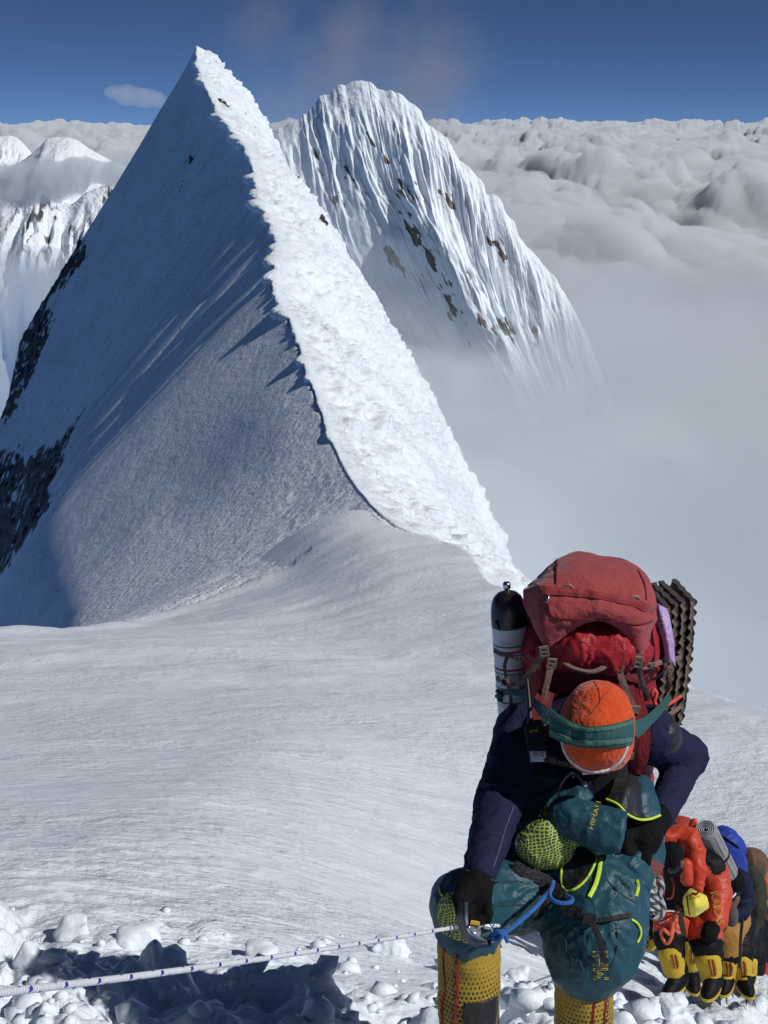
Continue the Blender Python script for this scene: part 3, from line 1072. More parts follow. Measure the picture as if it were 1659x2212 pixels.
def wisp(label, dx, dy, D, rx, ry, dens, seed, tint):
    """ragged thin cloud: soft lens of vapour with turbulent density"""
    c = at(dx, dy, D)
    r = np.array([rx * D / F, rx * D / F * 0.6, ry * D / F])
    bm = bmesh.new()
    bmesh.ops.create_icosphere(bm, subdivisions=3, radius=1.0)
    me = bpy.data.meshes.new('cloud_wisp')
    bm.to_mesh(me); bm.free()
    m = bpy.data.materials.new('wisp_vapour')
    m.use_nodes = True
    nt = m.node_tree
    for n in list(nt.nodes):
        nt.nodes.remove(n)
    out = nt.nodes.new('ShaderNodeOutputMaterial')
    v = nt.nodes.new('ShaderNodeVolumePrincipled')
    v.inputs['Color'].default_value = (*tint, 1)
    tcn = nd(nt, 'ShaderNodeTexCoord')
    ln = nd(nt, 'ShaderNodeVectorMath', operation='LENGTH')
    nt.links.new(tcn.outputs['Object'], ln.inputs[0])
    fall = nd(nt, 'ShaderNodeMapRange', interpolation_type='SMOOTHSTEP')
    fall.inputs['From Min'].default_value = 1.0; fall.inputs['From Max'].default_value = 0.1
    nt.links.new(ln.outputs['Value'], fall.inputs[0])
    mp = nd(nt, 'ShaderNodeMapping')
    mp.inputs['Location'].default_value = (seed * 3.1, seed * 1.7, 0)
    mp.inputs['Rotation'].default_value = (0, 0.5, 0)
    mp.inputs['Scale'].default_value = (1.3, 1.0, 1.1)
    nt.links.new(tcn.outputs['Object'], mp.inputs[0])
    nz = noise_node(nt, 1.3, 5, 0.5, mp.outputs[0])
    th = nd(nt, 'ShaderNodeMapRange')
    th.inputs['From Min'].default_value = 0.40; th.inputs['From Max'].default_value = 0.75
    th.inputs['To Max'].default_value = dens
    nt.links.new(nz.outputs[0], th.inputs[0])
    nt.links.new(math_node(nt, 'MULTIPLY', th.outputs[0], fall.outputs[0]), v.inputs['Density'])
    nt.links.new(v.outputs[0], out.inputs['Volume'])
    o = link('cloud_wisp', me, m)
    o.location = c
    o.scale = r
    tag(o, label, kind='stuff')
    return o


wisp('thin grey plume rising between the two summits', 640, 150, 640, 230, 260, 0.030, 1, (0.62, 0.58, 0.60))
wisp('thin brownish plume streaming right of the fluted peak', 860, 150, 660, 250, 240, 0.045, 4, (0.62, 0.57, 0.57))

cloud_blob('cloud_bank', 'thin mist drifting before the left flank of the fluted peak',
           [img_ball(640, 420, 440, 70), img_ball(720, 520, 430, 85), img_ball(800, 620, 420, 95), img_ball(900, 720, 410, 95), img_ball(620, 330, 450, 45)],
           0.013, 0.03, 8, 351)

for lb, x_, y_, D_, rx_, ry_, de_, sd_ in (('bright wisp of mist curling at the foot of the sunlit ridge face', 1150, 1120, 112, 130, 170, 0.16, 7),
                                           ('bright wisp of mist rising along the right flank of the ridge', 940, 800, 205, 150, 190, 0.075, 9),
                                           ('bright wisp of mist dragging off the right shoulder of the fluted peak', 1230, 620, 430, 190, 170, 0.030, 12),
                                           ('pale mist wisp hanging in the valley beyond the backpack', 1420, 960, 240, 260, 170, 0.045, 15)):
    wisp(lb, x_, y_, D_, rx_, ry_, de_, sd_, (0.96, 0.975, 0.99))

# ================================================================== MODELLING KIT FOR FIGURES AND GEAR
def rc(P, a, b, ra, rb):
    a = np.asarray(a, float); b = np.asarray(b, float)
    ab = b - a
    t = np.clip(((P - a) @ ab) / (ab @ ab + 1e-12), 0, 1)
    return np.linalg.norm(P - (a + t[:, None] * ab), axis=1) - (ra + (rb - ra) * t)


def ell(P, c, r, M=None):
    q = P - np.asarray(c, float)
    if M is not None:
        q = q @ M
    r = np.asarray(r, float)
    k0 = np.linalg.norm(q / r, axis=1)
    k1 = np.linalg.norm(q / (r * r), axis=1) + 1e-9
    return k0 * (k0 - 1.0) / k1


def rbox(P, c, h, rad, M=None):
    q = P - np.asarray(c, float)
    if M is not None:
        q = q @ M
    q = np.abs(q) - (np.asarray(h, float) - rad)
    return np.linalg.norm(np.maximum(q, 0), axis=1) + np.minimum(q.max(1), 0) - rad


def basis(up, fwd):
    """columns: right, forward, up (up exact)"""
    up = np.asarray(up, float); up /= np.linalg.norm(up)
    fwd = np.asarray(fwd, float); fwd = fwd - up * (fwd @ up); fwd /= np.linalg.norm(fwd)
    return np.stack([np.cross(fwd, up), fwd, up], 1)


def union(ds, k):
    d = ds[0]
    for e in ds[1:]:
        d = smin(d, e, k)
    return d


def chain(P, pts, k=0.04):
    """limb through points (x, y, z, r)"""
    return union([rc(P, a[:3], b[:3], a[3], b[3]) for a, b in zip(pts[:-1], pts[1:])], k)


def atr(dx, dy, D, r):
    return np.append(at(dx, dy, D), r)


def normals_of(v, f):
    fn = np.cross(v[f[:, 2]] - v[f[:, 0]], v[f[:, 3 if f.shape[1] > 3 else 1]] - v[f[:, 1 if f.shape[1] > 3 else 0]])
    n = np.zeros_like(v)
    for k in range(f.shape[1]):
        np.add.at(n, f[:, k], fn)
    return n / (np.linalg.norm(n, axis=1)[:, None] + 1e-12)


def cloth_noise(v, scale, seed, stretch=(1, 1, 1)):
    p = v * np.array(stretch) * scale
    w = np.stack([perlin(p * 0.7, seed + 1), perlin(p * 0.7, seed + 2), perlin(p * 0.7, seed + 3)], -1)
    r = 1 - 2 * np.abs(perlin(p + 0.6 * w, seed))
    return 0.6 * np.clip(r, -0.3, 1) ** 2 * np.sign(r) + 0.5 * fbm(p * 0.5, 2, seed + 5)


def sdf_part(name, f, lo, hi, h, mat, parent, fold=None, seed=0, sm=1, stretch=(1, 1, 1)):
    v, fc = sdf_mesh(f, lo, hi, h, sm)
    if fold:
        n = normals_of(v, fc)
        for sc, am in fold:
            v = v + n * (am * cloth_noise(v, sc, seed + int(sc), stretch))[:, None]
    return link(name, mesh_from(name, v, fc), mat, parent)


def patch(name, rows, mat, parent, nu=40, nv=24, thick=0.004, fold=None, seed=0, close=True, uv=True):
    """cloth sheet lofted through rows of points, with real thickness"""
    rows = [resample(np.array(r, float), nu) for r in rows]
    G = np.stack(rows, 0)
    G = np.stack([resample(G[:, j], nv) for j in range(nu)], 1)     # nv x nu x 3
    v = G.reshape(-1, 3)
    f = grid_faces(nv, nu)
    n = normals_of(v, f)
    toward = -v / np.linalg.norm(v, axis=1)[:, None]
    if (n * toward).sum() < 0:
        n = -n; f = f[:, ::-1]
    if fold:
        for sc, am in fold:
            v = v + n * (am * cloth_noise(v, sc, seed + int(sc)))[:, None]
    b = v - n * thick
    N = len(v)
    idx = np.arange(N).reshape(nv, nu)
    loop = np.concatenate([idx[0, :], idx[1:, -1], idx[-1, -2::-1], idx[-2:0:-1, 0]])
    side = np.stack([loop, np.roll(loop, -1), np.roll(loop, -1) + N, loop + N], -1)
    me = mesh_from(name, np.concatenate([v, b]), np.concatenate([f, f[:, ::-1] + N, side]))
    if uv:
        uu, vv = np.meshgrid(np.linspace(0, 1, nu), np.linspace(0, 1, nv))
        U = np.stack([uu.ravel(), vv.ravel()], -1); U = np.concatenate([U, U])
        lay = me.uv_layers.new(name='UVMap')
        li = np.empty(len(me.loops), np.int32); me.loops.foreach_get('vertex_index', li)
        lay.data.foreach_set('uv', U[li].ravel().astype(np.float32))
    return link(name, me, mat, parent)


def frames(pts, hint=None):
    pts = np.asarray(pts, float)
    t = np.gradient(pts, axis=0)
    t /= np.linalg.norm(t, axis=1)[:, None] + 1e-12
    if hint is None:
        hint = np.array([0.1, -0.2, 1.0])
    u = np.empty_like(t)
    h = np.asarray(hint, float)
    if h.ndim == 1:
        prev = h - t[0] * (h @ t[0])
        if np.linalg.norm(prev) < 1e-3:
            prev = np.array([1.0, 0, 0]) - t[0] * t[0][0]
        for i in range(len(t)):
            prev = prev - t[i] * (prev @ t[i])
            prev /= np.linalg.norm(prev) + 1e-12
            u[i] = prev
    else:
        u = h - t * (h * t).sum(1)[:, None]
        u /= np.linalg.norm(u, axis=1)[:, None] + 1e-12
    return t, u, np.cross(t, u)


def tube(name, pts, r, mat, parent=None, n=None, sides=10, wob=0.0, seed=0):
    """round cord or bar through points; r may vary"""
    pts = np.asarray(pts, float)
    n = n or max(8, len(pts) * 8)
    p = resample(pts, n) if len(pts) > 2 else np.linspace(pts[0], pts[-1], n)
    rr = np.interp(np.linspace(0, 1, n), np.linspace(0, 1, len(np.atleast_1d(r))), np.atleast_1d(r)) if np.ndim(r) else np.full(n, r)
    t, u, w = frames(p)
    a = np.linspace(0, 2 * math.pi, sides, endpoint=False)
    v = p[:, None, :] + rr[:, None, None] * (np.cos(a)[None, :, None] * u[:, None, :] + np.sin(a)[None, :, None] * w[:, None, :])
    f = grid_faces(n, sides, True)
    vv = np.concatenate([v.reshape(-1, 3), p[:1], p[-1:]])
    N = n * sides
    k = np.arange(sides)
    caps = [(int(N), int((i + 1) % sides), int(i)) for i in k] + [(int(N + 1), int((n - 1) * sides + i), int((n - 1) * sides + (i + 1) % sides)) for i in k]
    me = mesh_from(name, vv, [tuple(x) for x in f.tolist()] + caps)
    L = np.concatenate([[0], np.cumsum(np.linalg.norm(np.diff(p, axis=0), axis=1))])
    add_attr(me, 'along', np.concatenate([np.repeat(L, sides), [0, L[-1]]]))
    add_attr(me, 'around', np.concatenate([np.tile(k / sides, n), [0, 0]]))
    return link(name, me, mat, parent)


def strap(name, pts, width, mat, parent=None, hint=None, thick=0.0025, n=None, twist=0.0):
    """flat webbing through points; hint = direction its flat face looks"""
    pts = np.asarray(pts, float)
    n = n or max(6, len(pts) * 6)
    p = resample(pts, n) if len(pts) > 2 else np.linspace(pts[0], pts[-1], n)
    if hint is None:
        hint = -p / np.linalg.norm(p, axis=1)[:, None]
    t, u, w = frames(p, np.asarray(hint, float))
    wd = np.interp(np.linspace(0, 1, n), np.linspace(0, 1, len(np.atleast_1d(width))), np.atleast_1d(width)) if np.ndim(width) else np.full(n, width)
    hw = wd[:, None] / 2
    c = [p + w * hw + u * thick, p - w * hw + u * thick, p - w * hw - u * thick, p + w * hw - u * thick]
    # slightly crowned middle
    ring = [c[0], p + u * thick * 1.3, c[1], c[2], p - u * thick * 1.3, c[3]]
    v = np.stack(ring, 1).reshape(-1, 3)
    f = [tuple(x) for x in grid_faces(n, 6, True).tolist()]
    f += [(5, 4, 3, 2, 1, 0), tuple(int((n - 1) * 6 + i) for i in range(6))]
    me = mesh_from(name, v, f, False)
    return link(name, me, mat, parent)


def lathe(name, prof, base, axis, mat, parent=None, sides=28, fwd=(0, -1, 0.1)):
    """profile of (radius, height) turned about an axis"""
    M = basis(axis, fwd)
    a = np.linspace(0, 2 * math.pi, sides, endpoint=False)
    v = []
    for r, h in prof:
        q = np.stack([r * np.cos(a), r * np.sin(a), np.full(sides, h)], -1)
        v.append(q @ M.T + np.asarray(base))
    v = np.concatenate(v)
    f = [tuple(x) for x in grid_faces(len(prof), sides, True).tolist()]
    me = mesh_from(name, v, f)
    return link(name, me, mat, parent)


def block(name, c, h, M, mat, parent=None, bev=0.003):
    bm = bmesh.new()
    bmesh.ops.create_cube(bm, size=2.0)
    for vv in bm.verts:
        vv.co = Vector((vv.co.x * h[0], vv.co.y * h[1], vv.co.z * h[2]))
    bmesh.ops.bevel(bm, geom=list(bm.edges), offset=min(bev, min(h) * 0.6), segments=2, affect='EDGES', profile=0.6)
    me = bpy.data.meshes.new(name)
    bm.to_mesh(me); bm.free()
    Mx = Matrix(((M[0][0], M[0][1], M[0][2], c[0]), (M[1][0], M[1][1], M[1][2], c[1]), (M[2][0], M[2][1], M[2][2], c[2]), (0, 0, 0, 1)))
    me.transform(Mx)
    return link(name, me, mat, parent)


def surf(*objs):
    """tree over finished parts, for laying straps and print on them"""
    V, Fc, k = [], [], 0
    for o in objs:
        me = o.data
        V += [tuple(v.co) for v in me.vertices]
        Fc += [tuple(i + k for i in p.vertices) for p in me.polygons]
        k = len(V)
    return BVHTree.FromPolygons(V, Fc)


def lay(tree, dx, dy, off=0.003, D=3.9):
    d = Vector(raydir(dx, dy)).normalized()
    h = tree.ray_cast(Vector((0, 0, 0)), d)
    if h[0] is None:
        return at(dx, dy, D)
    return np.array(h[0] - d * off)


def layp(tree, pts, off=0.003, D=3.9, n=None):
    q = np.array(pts, float)
    n = n or len(q) * 4
    q = resample(q, n)
    out = [lay(tree, x, y, off, D) for x, y in q]
    return np.array(out)


def buckle(name, c, w, h, M, mat, parent):
    """ladder-lock buckle: frame with a centre bar"""
    bm = bmesh.new()
    def bar(cx, cz, hx, hz):
        r = bmesh.ops.create_cube(bm, size=2.0)
        for v in r['verts']:
            v.co = Vector((cx + v.co.x * hx, v.co.y * 0.003, cz + v.co.z * hz))
    t = w * 0.13
    bar(-w / 2, 0, t, h / 2); bar(w / 2, 0, t, h / 2)
    bar(0, h / 2, w / 2 + t * 0.95, t); bar(0, -h / 2, w / 2 + t * 0.95, t); bar(0, 0, w / 2, t * 0.9)
    me = bpy.data.meshes.new(name)
    bm.to_mesh(me); bm.free()
    Mx = Matrix(((M[0][0], M[0][1], M[0][2], c[0]), (M[1][0], M[1][1], M[1][2], c[1]), (M[2][0], M[2][1], M[2][2], c[2]), (0, 0, 0, 1)))
    me.transform(Mx)
    return link(name, me, mat, parent)


def lettering(tree, text, p0, p1, height, mat, parent, off=0.0015, outline=False, D=3.9, name='lettering', bold=0.0):
    """print laid on a surface: baseline from p0 to p1, given as picture points"""
    cu = bpy.data.curves.new(name, 'FONT')
    cu.body = text
    cu.resolution_u = 3
    if outline:
        cu.fill_mode = 'NONE'
        cu.bevel_depth = 0.022
        cu.bevel_resolution = 0
    elif bold:
        cu.offset = bold
    o = bpy.data.objects.new(name, cu)
    COL.objects.link(o)
    dg = bpy.context.evaluated_depsgraph_get()
    me = bpy.data.meshes.new_from_object(o.evaluated_get(dg))
    bpy.data.objects.remove(o); bpy.data.curves.remove(cu)
    co = np.array([v.co for v in me.vertices])
    if len(co) == 0:
        return None
    x0, x1 = co[:, 0].min(), co[:, 0].max()
    y0, y1 = co[:, 1].min(), co[:, 1].max()
    p0 = np.array(p0, float); p1 = np.array(p1, float)
    d = p1 - p0
    nrm = np.array([d[1], -d[0]]) / np.linalg.norm(d)
    out = []
    for c in co:
        q = p0 + d * (c[0] - x0) / (x1 - x0) + nrm * height * (c[1] - y0) / (y1 - y0)
        out.append(lay(tree, q[0], q[1], off, D))
    me.vertices.foreach_set('co', np.array(out, np.float32).ravel())
    me.update()
    me.materials.clear()
    ob = bpy.data.objects.new(name, me)
    COL.objects.link(ob)
    me.materials.append(mat)
    if parent is not None:
        ob.parent = parent
        if parent.type == 'EMPTY':
            ob.matrix_parent_inverse = Matrix.Translation(-Vector(parent.location))
    return ob


# --- materials of clothing and gear
def fabric(name, col, rough=0.75, var=0.25, wrinkle=(28, 0.35), weave=900, sheen=0.15, spec=0.3):
    m, nt, b = new_mat(name)
    p = pos_node(nt)
    n1 = noise_node(nt, 9, 4, 0.6, p)
    dark = tuple(c * (1 - var) for c in col)
    lite = tuple(min(1, c * (1 + var)) for c in col)
    nt.links.new(mixc(nt, n1.outputs[0], dark, lite), b.inputs['Base Color'])
    b.inputs['Roughness'].default_value = rough
    b.inputs['Specular IOR Level'].default_value = spec
    b.inputs['Sheen Weight'].default_value = sheen
    n2 = noise_node(nt, wrinkle[0], 3, 0.5, p)
    n2.inputs['Distortion'].default_value = 1.2
    n3 = noise_node(nt, weave, 1, 0.5, p)
    bump_chain(nt, b, [(n2.outputs[0], wrinkle[1], 0.02), (n3.outputs[0], 0.15, 0.001)])
    return m


def plain(name, col, rough=0.5, metal=0.0, spec=0.4):
    m, nt, b = new_mat(name)
    n1 = noise_node(nt, 30, 4, 0.6, pos_node(nt))
    nt.links.new(mixc(nt, n1.outputs[0], tuple(c * 0.82 for c in col), tuple(min(1, c * 1.12) for c in col)), b.inputs['Base Color'])
    r = nd(nt, 'ShaderNodeMapRange')
    r.inputs['To Min'].default_value = max(0.05, rough - 0.1); r.inputs['To Max'].default_value = min(1, rough + 0.1)
    nt.links.new(n1.outputs[0], r.inputs[0])
    nt.links.new(r.outputs[0], b.inputs['Roughness'])
    b.inputs['Metallic'].default_value = metal
    b.inputs['Specular IOR Level'].default_value = spec
    return m



# ================================================================== THE NEAR CLIMBER
M_NAVY = fabric('navy_fleece', (0.013, 0.013, 0.042), 0.8, 0.2, (22, 0.5), 700, 0.0, 0.2)
M_TEAL = fabric('teal_nylon', (0.011, 0.062, 0.085), 0.5, 0.18, (16, 0.45), 1200, 0.05, 0.35)
M_BLACKF = fabric('black_fleece', (0.006, 0.006, 0.006), 0.85, 0.3, (40, 0.5), 800, 0.0, 0.12)
M_BLACKN = fabric('black_nylon', (0.012, 0.012, 0.014), 0.5, 0.25, (20, 0.4), 900, 0.05, 0.4)
M_ORANGE = fabric('orange_wool', (0.60, 0.070, 0.012), 0.95, 0.22, (34, 0.6), 420, 0.25, 0.1)
M_LIME = plain('lime_piping', (0.55, 0.75, 0.05), 0.5)
M_WHITE = plain('white_trim', (0.72, 0.70, 0.66), 0.7)
M_BLACKP = plain('black_plastic', (0.012, 0.012, 0.013), 0.45)
M_SKIN = plain('skin', (0.16, 0.075, 0.045), 0.55)
M_STEEL = plain('steel', (0.55, 0.55, 0.55), 0.25, 1.0)
M_YELLOWT = plain('yellow_thread', (0.50, 0.40, 0.05), 0.7)
M_REDT = fabric('red_webbing_trim', (0.25, 0.012, 0.015), 0.7, 0.2, (60, 0.2))
M_BLUE = fabric('blue_cord', (0.012, 0.12, 0.42), 0.7, 0.35, (160, 0.6))


def gaiter_mat():
    m, nt, b = new_mat('yellow_gaiter')
    u = nd(nt, 'ShaderNodeUVMap')
    o = sepxyz(nt, u.outputs[0])
    n1 = noise_node(nt, 14, 4, 0.6, pos_node(nt))
    col = mixc(nt, n1.outputs[0], (0.29, 0.175, 0.012), (0.43, 0.29, 0.028))
    # diagonal rows of dark dots on the shin panel, fading at its top and bottom
    U = math_node(nt, 'MULTIPLY', o[0], 46.0)
    Vv = math_node(nt, 'MULTIPLY', o[1], 30.0)
    row = math_node(nt, 'FLOOR', Vv)
    sh = math_node(nt, 'MULTIPLY', math_node(nt, 'MODULO', row, 2.0), 0.5)
    fu = math_node(nt, 'SUBTRACT', math_node(nt, 'FRACT', math_node(nt, 'ADD', U, sh)), 0.5)
    fv = math_node(nt, 'SUBTRACT', math_node(nt, 'FRACT', Vv), 0.5)
    d = math_node(nt, 'SQRT', math_node(nt, 'ADD', math_node(nt, 'MULTIPLY', fu, fu), math_node(nt, 'MULTIPLY', fv, fv)))
    env = math_node(nt, 'SUBTRACT', 0.41, math_node(nt, 'MULTIPLY', math_node(nt, 'ABSOLUTE', math_node(nt, 'SUBTRACT', o[1], 0.6)), 0.8))
    dot = math_node(nt, 'LESS_THAN', d, env)
    inside = math_node(nt, 'MULTIPLY', math_node(nt, 'GREATER_THAN', o[0], 0.30), math_node(nt, 'LESS_THAN', o[0], 0.72))
    col = mixc(nt, math_node(nt, 'MULTIPLY', dot, inside), col, (0.035, 0.025, 0.012))
    nt.links.new(col, b.inputs['Base Color'])
    b.inputs['Roughness'].default_value = 0.75
    n2 = noise_node(nt, 25, 3, 0.5, pos_node(nt))
    n3 = noise_node(nt, 700, 1, 0.5, pos_node(nt))
    bump_chain(nt, b, [(n2.outputs[0], 0.35, 0.02), (n3.outputs[0], 0.2, 0.001)])
    return m


M_GAITER = gaiter_mat()


def net_mat(name='net_pocket', freq=95.0):
    m, nt, b = new_mat(name)
    p = pos_node(nt)
    nz = noise_node(nt, 16, 2, 0.5, p)
    s = sepxyz(nt, p)
    u = math_node(nt, 'ADD', s[0], math_node(nt, 'MULTIPLY', nz.outputs[0], 0.045))
    w = math_node(nt, 'ADD', math_node(nt, 'ADD', s[2], math_node(nt, 'MULTIPLY', s[0], -0.25)), math_node(nt, 'MULTIPLY', nz.outputs[0], -0.03))
    l = math_node(nt, 'MAXIMUM', lines_mask(nt, u, freq, 0.14), lines_mask(nt, w, freq * 1.25, 0.15))
    n1 = noise_node(nt, 12, 3, 0.6, p)
    dark = mixc(nt, n1.outputs[0], (0.012, 0.04, 0.045), (0.03, 0.075, 0.06))
    nt.links.new(mixc(nt, l, dark, (0.42, 0.50, 0.07)), b.inputs['Base Color'])
    b.inputs['Roughness'].default_value = 0.6
    n2 = noise_node(nt, 30, 3, 0.5, p)
    bump_chain(nt, b, [(n2.outputs[0], 0.4, 0.02), (l, 0.3, 0.002)])
    return m


M_NET = net_mat()

PERSON = empty('person', at(1150, 2330, 3.85))
tag(PERSON, 'nearest climber bent forward under the red backpack, orange hat and teal trousers', 'person')

# ---- joints
HEAD = at(1290, 1572, 3.78)
NECK = at(1288, 1605, 3.98)
CHEST = at(1268, 1700, 4.08)
PELV = at(1258, 1825, 4.22)
SH_L, EL_L, WR_L = at(1128, 1582, 4.02), at(1078, 1738, 3.84), at(1038, 1878, 3.56)      # arm at the left of the picture
SH_R, EL_R, WR_R = at(1425, 1590, 4.02), at(1484, 1634, 4.16), at(1424, 1764, 3.94)
HP_L, KN_L, AN_L = at(1185, 1845, 4.15), at(1008, 1958, 3.70), at(1012, 2290, 3.78)
HP_R, KN_R, AN_R = at(1310, 1850, 4.15), at(1284, 1990, 3.76), at(1262, 2300, 3.80)


def body_f(P):
    d = union([ell(P, HEAD, (0.078, 0.10, 0.108)), rc(P, HEAD, NECK, 0.055, 0.06), rc(P, NECK, CHEST, 0.10, 0.135), rc(P, CHEST, PELV, 0.135, 0.125)], 0.06)
    d = smin(d, rc(P, SH_L, SH_R, 0.06, 0.06), 0.05)
    for s, e, w in ((SH_L, EL_L, WR_L), (SH_R, EL_R, WR_R)):
        d = smin(d, union([rc(P, s, e, 0.05, 0.04), rc(P, e, w, 0.04, 0.03)], 0.02), 0.03)
    for h, k, a in ((HP_L, KN_L, AN_L), (HP_R, KN_R, AN_R)):
        d = smin(d, union([rc(P, h, k, 0.075, 0.055), rc(P, k, a, 0.05, 0.035)], 0.02), 0.04)
    # nose and brow of the lowered face
    d = smin(d, ell(P, HEAD + np.array([0, -0.085, -0.075]), (0.014, 0.02, 0.022)), 0.015)
    return d


sdf_part('body', body_f, at(1268, 1900, 3.9) + np.array([-0.55, -0.6, -0.75]), at(1268, 1900, 3.9) + np.array([0.55, 0.75, 0.65]), 0.014, M_BLACKN, PERSON)


# ---- navy jacket
def jacket_f(P):
    d = union([rc(P, NECK + np.array([-0.01, 0.02, 0.02]), CHEST + np.array([-0.02, 0.0, 0]), 0.11, 0.14), rc(P, CHEST + np.array([-0.02, 0, 0]), PELV + np.array([-0.02, 0, 0.06]), 0.14, 0.14)], 0.05)
    d = smin(d, rc(P, SH_L + np.array([0.03, 0.02, 0]), SH_R - np.array([0.03, -0.02, 0]), 0.078, 0.078), 0.06)
    la = union([rc(P, SH_L, EL_L, 0.078, 0.064), rc(P, EL_L, WR_L, 0.064, 0.044)], 0.03)
    ra = union([rc(P, SH_R - np.array([0.03, 0, 0]), EL_R, 0.075, 0.060), rc(P, EL_R, WR_R, 0.056, 0.040)], 0.02)
    return smin(smin(d, la, 0.04), ra, 0.02)


JK = sdf_part('jacket', jacket_f, at(1268, 1720, 4.0) + np.array([-0.5, -0.65, -0.5]), at(1268, 1720, 4.0) + np.array([0.5, 0.5, 0.45]), 0.0085, M_NAVY, PERSON,
              fold=[(13, 0.007), (30, 0.003)], seed=5, stretch=(1, 1, 1.5))
tube('arm_seam', layp(surf(JK), [(1110, 1742), (1092, 1790), (1078, 1838), (1066, 1872)], 0.001), 0.0012, plain('seam_thread', (0.12, 0.13, 0.22), 0.7), JK, sides=6)


# ---- teal trousers
def trouser_f(P):
    d = union([ell(P, PELV + np.array([0, 0, -0.02]), (0.185, 0.15, 0.16)), rc(P, PELV + np.array([-0.07, -0.1, 0.05]), PELV + np.array([0.1, -0.1, 0.05]), 0.12, 0.12)], 0.05)
    L = chain(P, [atr(1190, 1850, 4.12, 0.115), atr(1105, 1925, 3.86, 0.105), atr(1008, 1952, 3.70, 0.078), atr(1012, 2015, 3.70, 0.080)], 0.05)
    Rr = chain(P, [atr(1305, 1862, 4.05, 0.12), atr(1296, 1940, 3.84, 0.118), atr(1284, 2020, 3.77, 0.122), atr(1272, 2062, 3.76, 0.105), atr(1262, 2098, 3.76, 0.072)], 0.05)
    d = smin(smin(d, L, 0.06), Rr, 0.06)
    # hollow between the thighs
    return d


TR = sdf_part('trousers', trouser_f, at(1200, 1950, 3.9) + np.array([-0.5, -0.55, -0.4]), at(1200, 1950, 3.9) + np.array([0.5, 0.6, 0.45]), 0.0085, M_TEAL, PERSON,
              fold=[(8, 0.012), (19, 0.005)], seed=11, stretch=(1.2, 1.2, 0.7))
def pleat(o, centres):
    """gathers pressed into finished cloth, fanning out from the points where straps cinch it"""
    me = o.data
    v = np.array([q.co for q in me.vertices])
    f = np.array([list(p.vertices) for p in me.polygons])
    n = normals_of(v, f)
    dep = v[:, 1] * CP - v[:, 2] * SP
    ix = 829.5 + v[:, 0] / dep * F
    iy = 1106 - (v[:, 1] * SP + v[:, 2] * CP) / dep * F
    for cx, cy, k, am, r0, r1, a0, a1 in centres:
        r = np.hypot(ix - cx, iy - cy)
        a = np.degrees(np.arctan2(iy - cy, ix - cx))
        w = smooth(4, r0, r) * smooth(r1, r0 * 1.5, r) * smooth(a0 - 12, a0, a) * smooth(a1 + 12, a1, a)
        ph = np.radians(a) * k + 1.3 * perlin(np.stack([np.radians(a) * 3, r * 0.02, 0 * r], -1), 7)
        v = v + n * (am * w * (1 - 2 * np.abs(np.sin(ph))))[:, None]
    me.vertices.foreach_set('co', v.astype(np.float32).ravel())
    me.update()


pleat(TR, [(1300, 1984, 9, 0.0065, 22, 130, 20, 165), (1240, 1985, 8, 0.005, 20, 110, 60, 175), (1185, 1905, 8, 0.0065, 24, 220, 95, 178), (1262, 2112, 12, 0.005, 20, 80, -170, -10), (1012, 2030, 10, 0.004, 18, 75, -165, -15), (1330, 1880, 7, 0.006, 20, 110, 20, 130)])
T_TR = surf(TR, JK)

# bunched teal suit top round the waist
def bunch_f(P):
    d = union([rc(P, at(1130, 1745, 3.98), at(1175, 1700, 4.0), 0.055, 0.07), rc(P, at(1120, 1790, 3.95), at(1130, 1745, 3.98), 0.045, 0.05),
               rc(P, at(1175, 1770, 3.93), at(1240, 1740, 3.93), 0.045, 0.05), rc(P, at(1330, 1860, 3.92), at(1380, 1800, 3.95), 0.06, 0.05),
               rc(P, at(1215, 1890, 3.86), at(1340, 1885, 3.86), 0.075, 0.085), rc(P, at(1215, 1890, 3.86), at(1180, 1830, 3.92), 0.06, 0.06)], 0.04)
    return d


BN = sdf_part('folded_suit_top', bunch_f, at(1250, 1800, 3.93) + np.array([-0.3, -0.35, -0.3]), at(1250, 1800, 3.93) + np.array([0.3, 0.35, 0.3]), 0.007, M_TEAL, PERSON,
              fold=[(11, 0.016), (26, 0.006)], seed=21)

# mesh pouch, pulled together at its neck
def pouch_f(P):
    c = at(1170, 1828, 3.80)
    d = union([ell(P, c, (0.070, 0.045, 0.068), basis((0.35, 0, 1), (0, 1, 0.2))), rc(P, c + np.array([0.015, 0.0, 0.045]), at(1178, 1755, 3.84), 0.035, 0.014),
               ell(P, at(1205, 1838, 3.80), (0.038, 0.03, 0.045)), rc(P, at(1218, 1826, 3.80), at(1248, 1812, 3.79), 0.02, 0.018)], 0.025)
    return d


PO = sdf_part('mesh_pouch', pouch_f, at(1180, 1820, 3.8) + np.array([-0.15, -0.12, -0.15]), at(1180, 1820, 3.8) + np.array([0.15, 0.12, 0.15]), 0.005, M_NET, PERSON,
              fold=[(24, 0.006), (50, 0.002)], seed=31)

# rolled sleeve lying across the waist
def sleeve_f(P):
    a, b = at(1222, 1762, 3.80), at(1338, 1792, 3.76)
    d = union([rc(P, a, b, 0.048, 0.052), rc(P, at(1232, 1768, 3.79), at(1300, 1805, 3.76), 0.045, 0.05)], 0.03)
    ax = (b - a) / np.linalg.norm(b - a)
    cut = (P - b) @ ax - 0.012
    d = np.maximum(d, cut)
    hole = rc(P, b - ax * 0.05, b + ax * 0.08, 0.036, 0.042)
    return np.maximum(d, -hole)


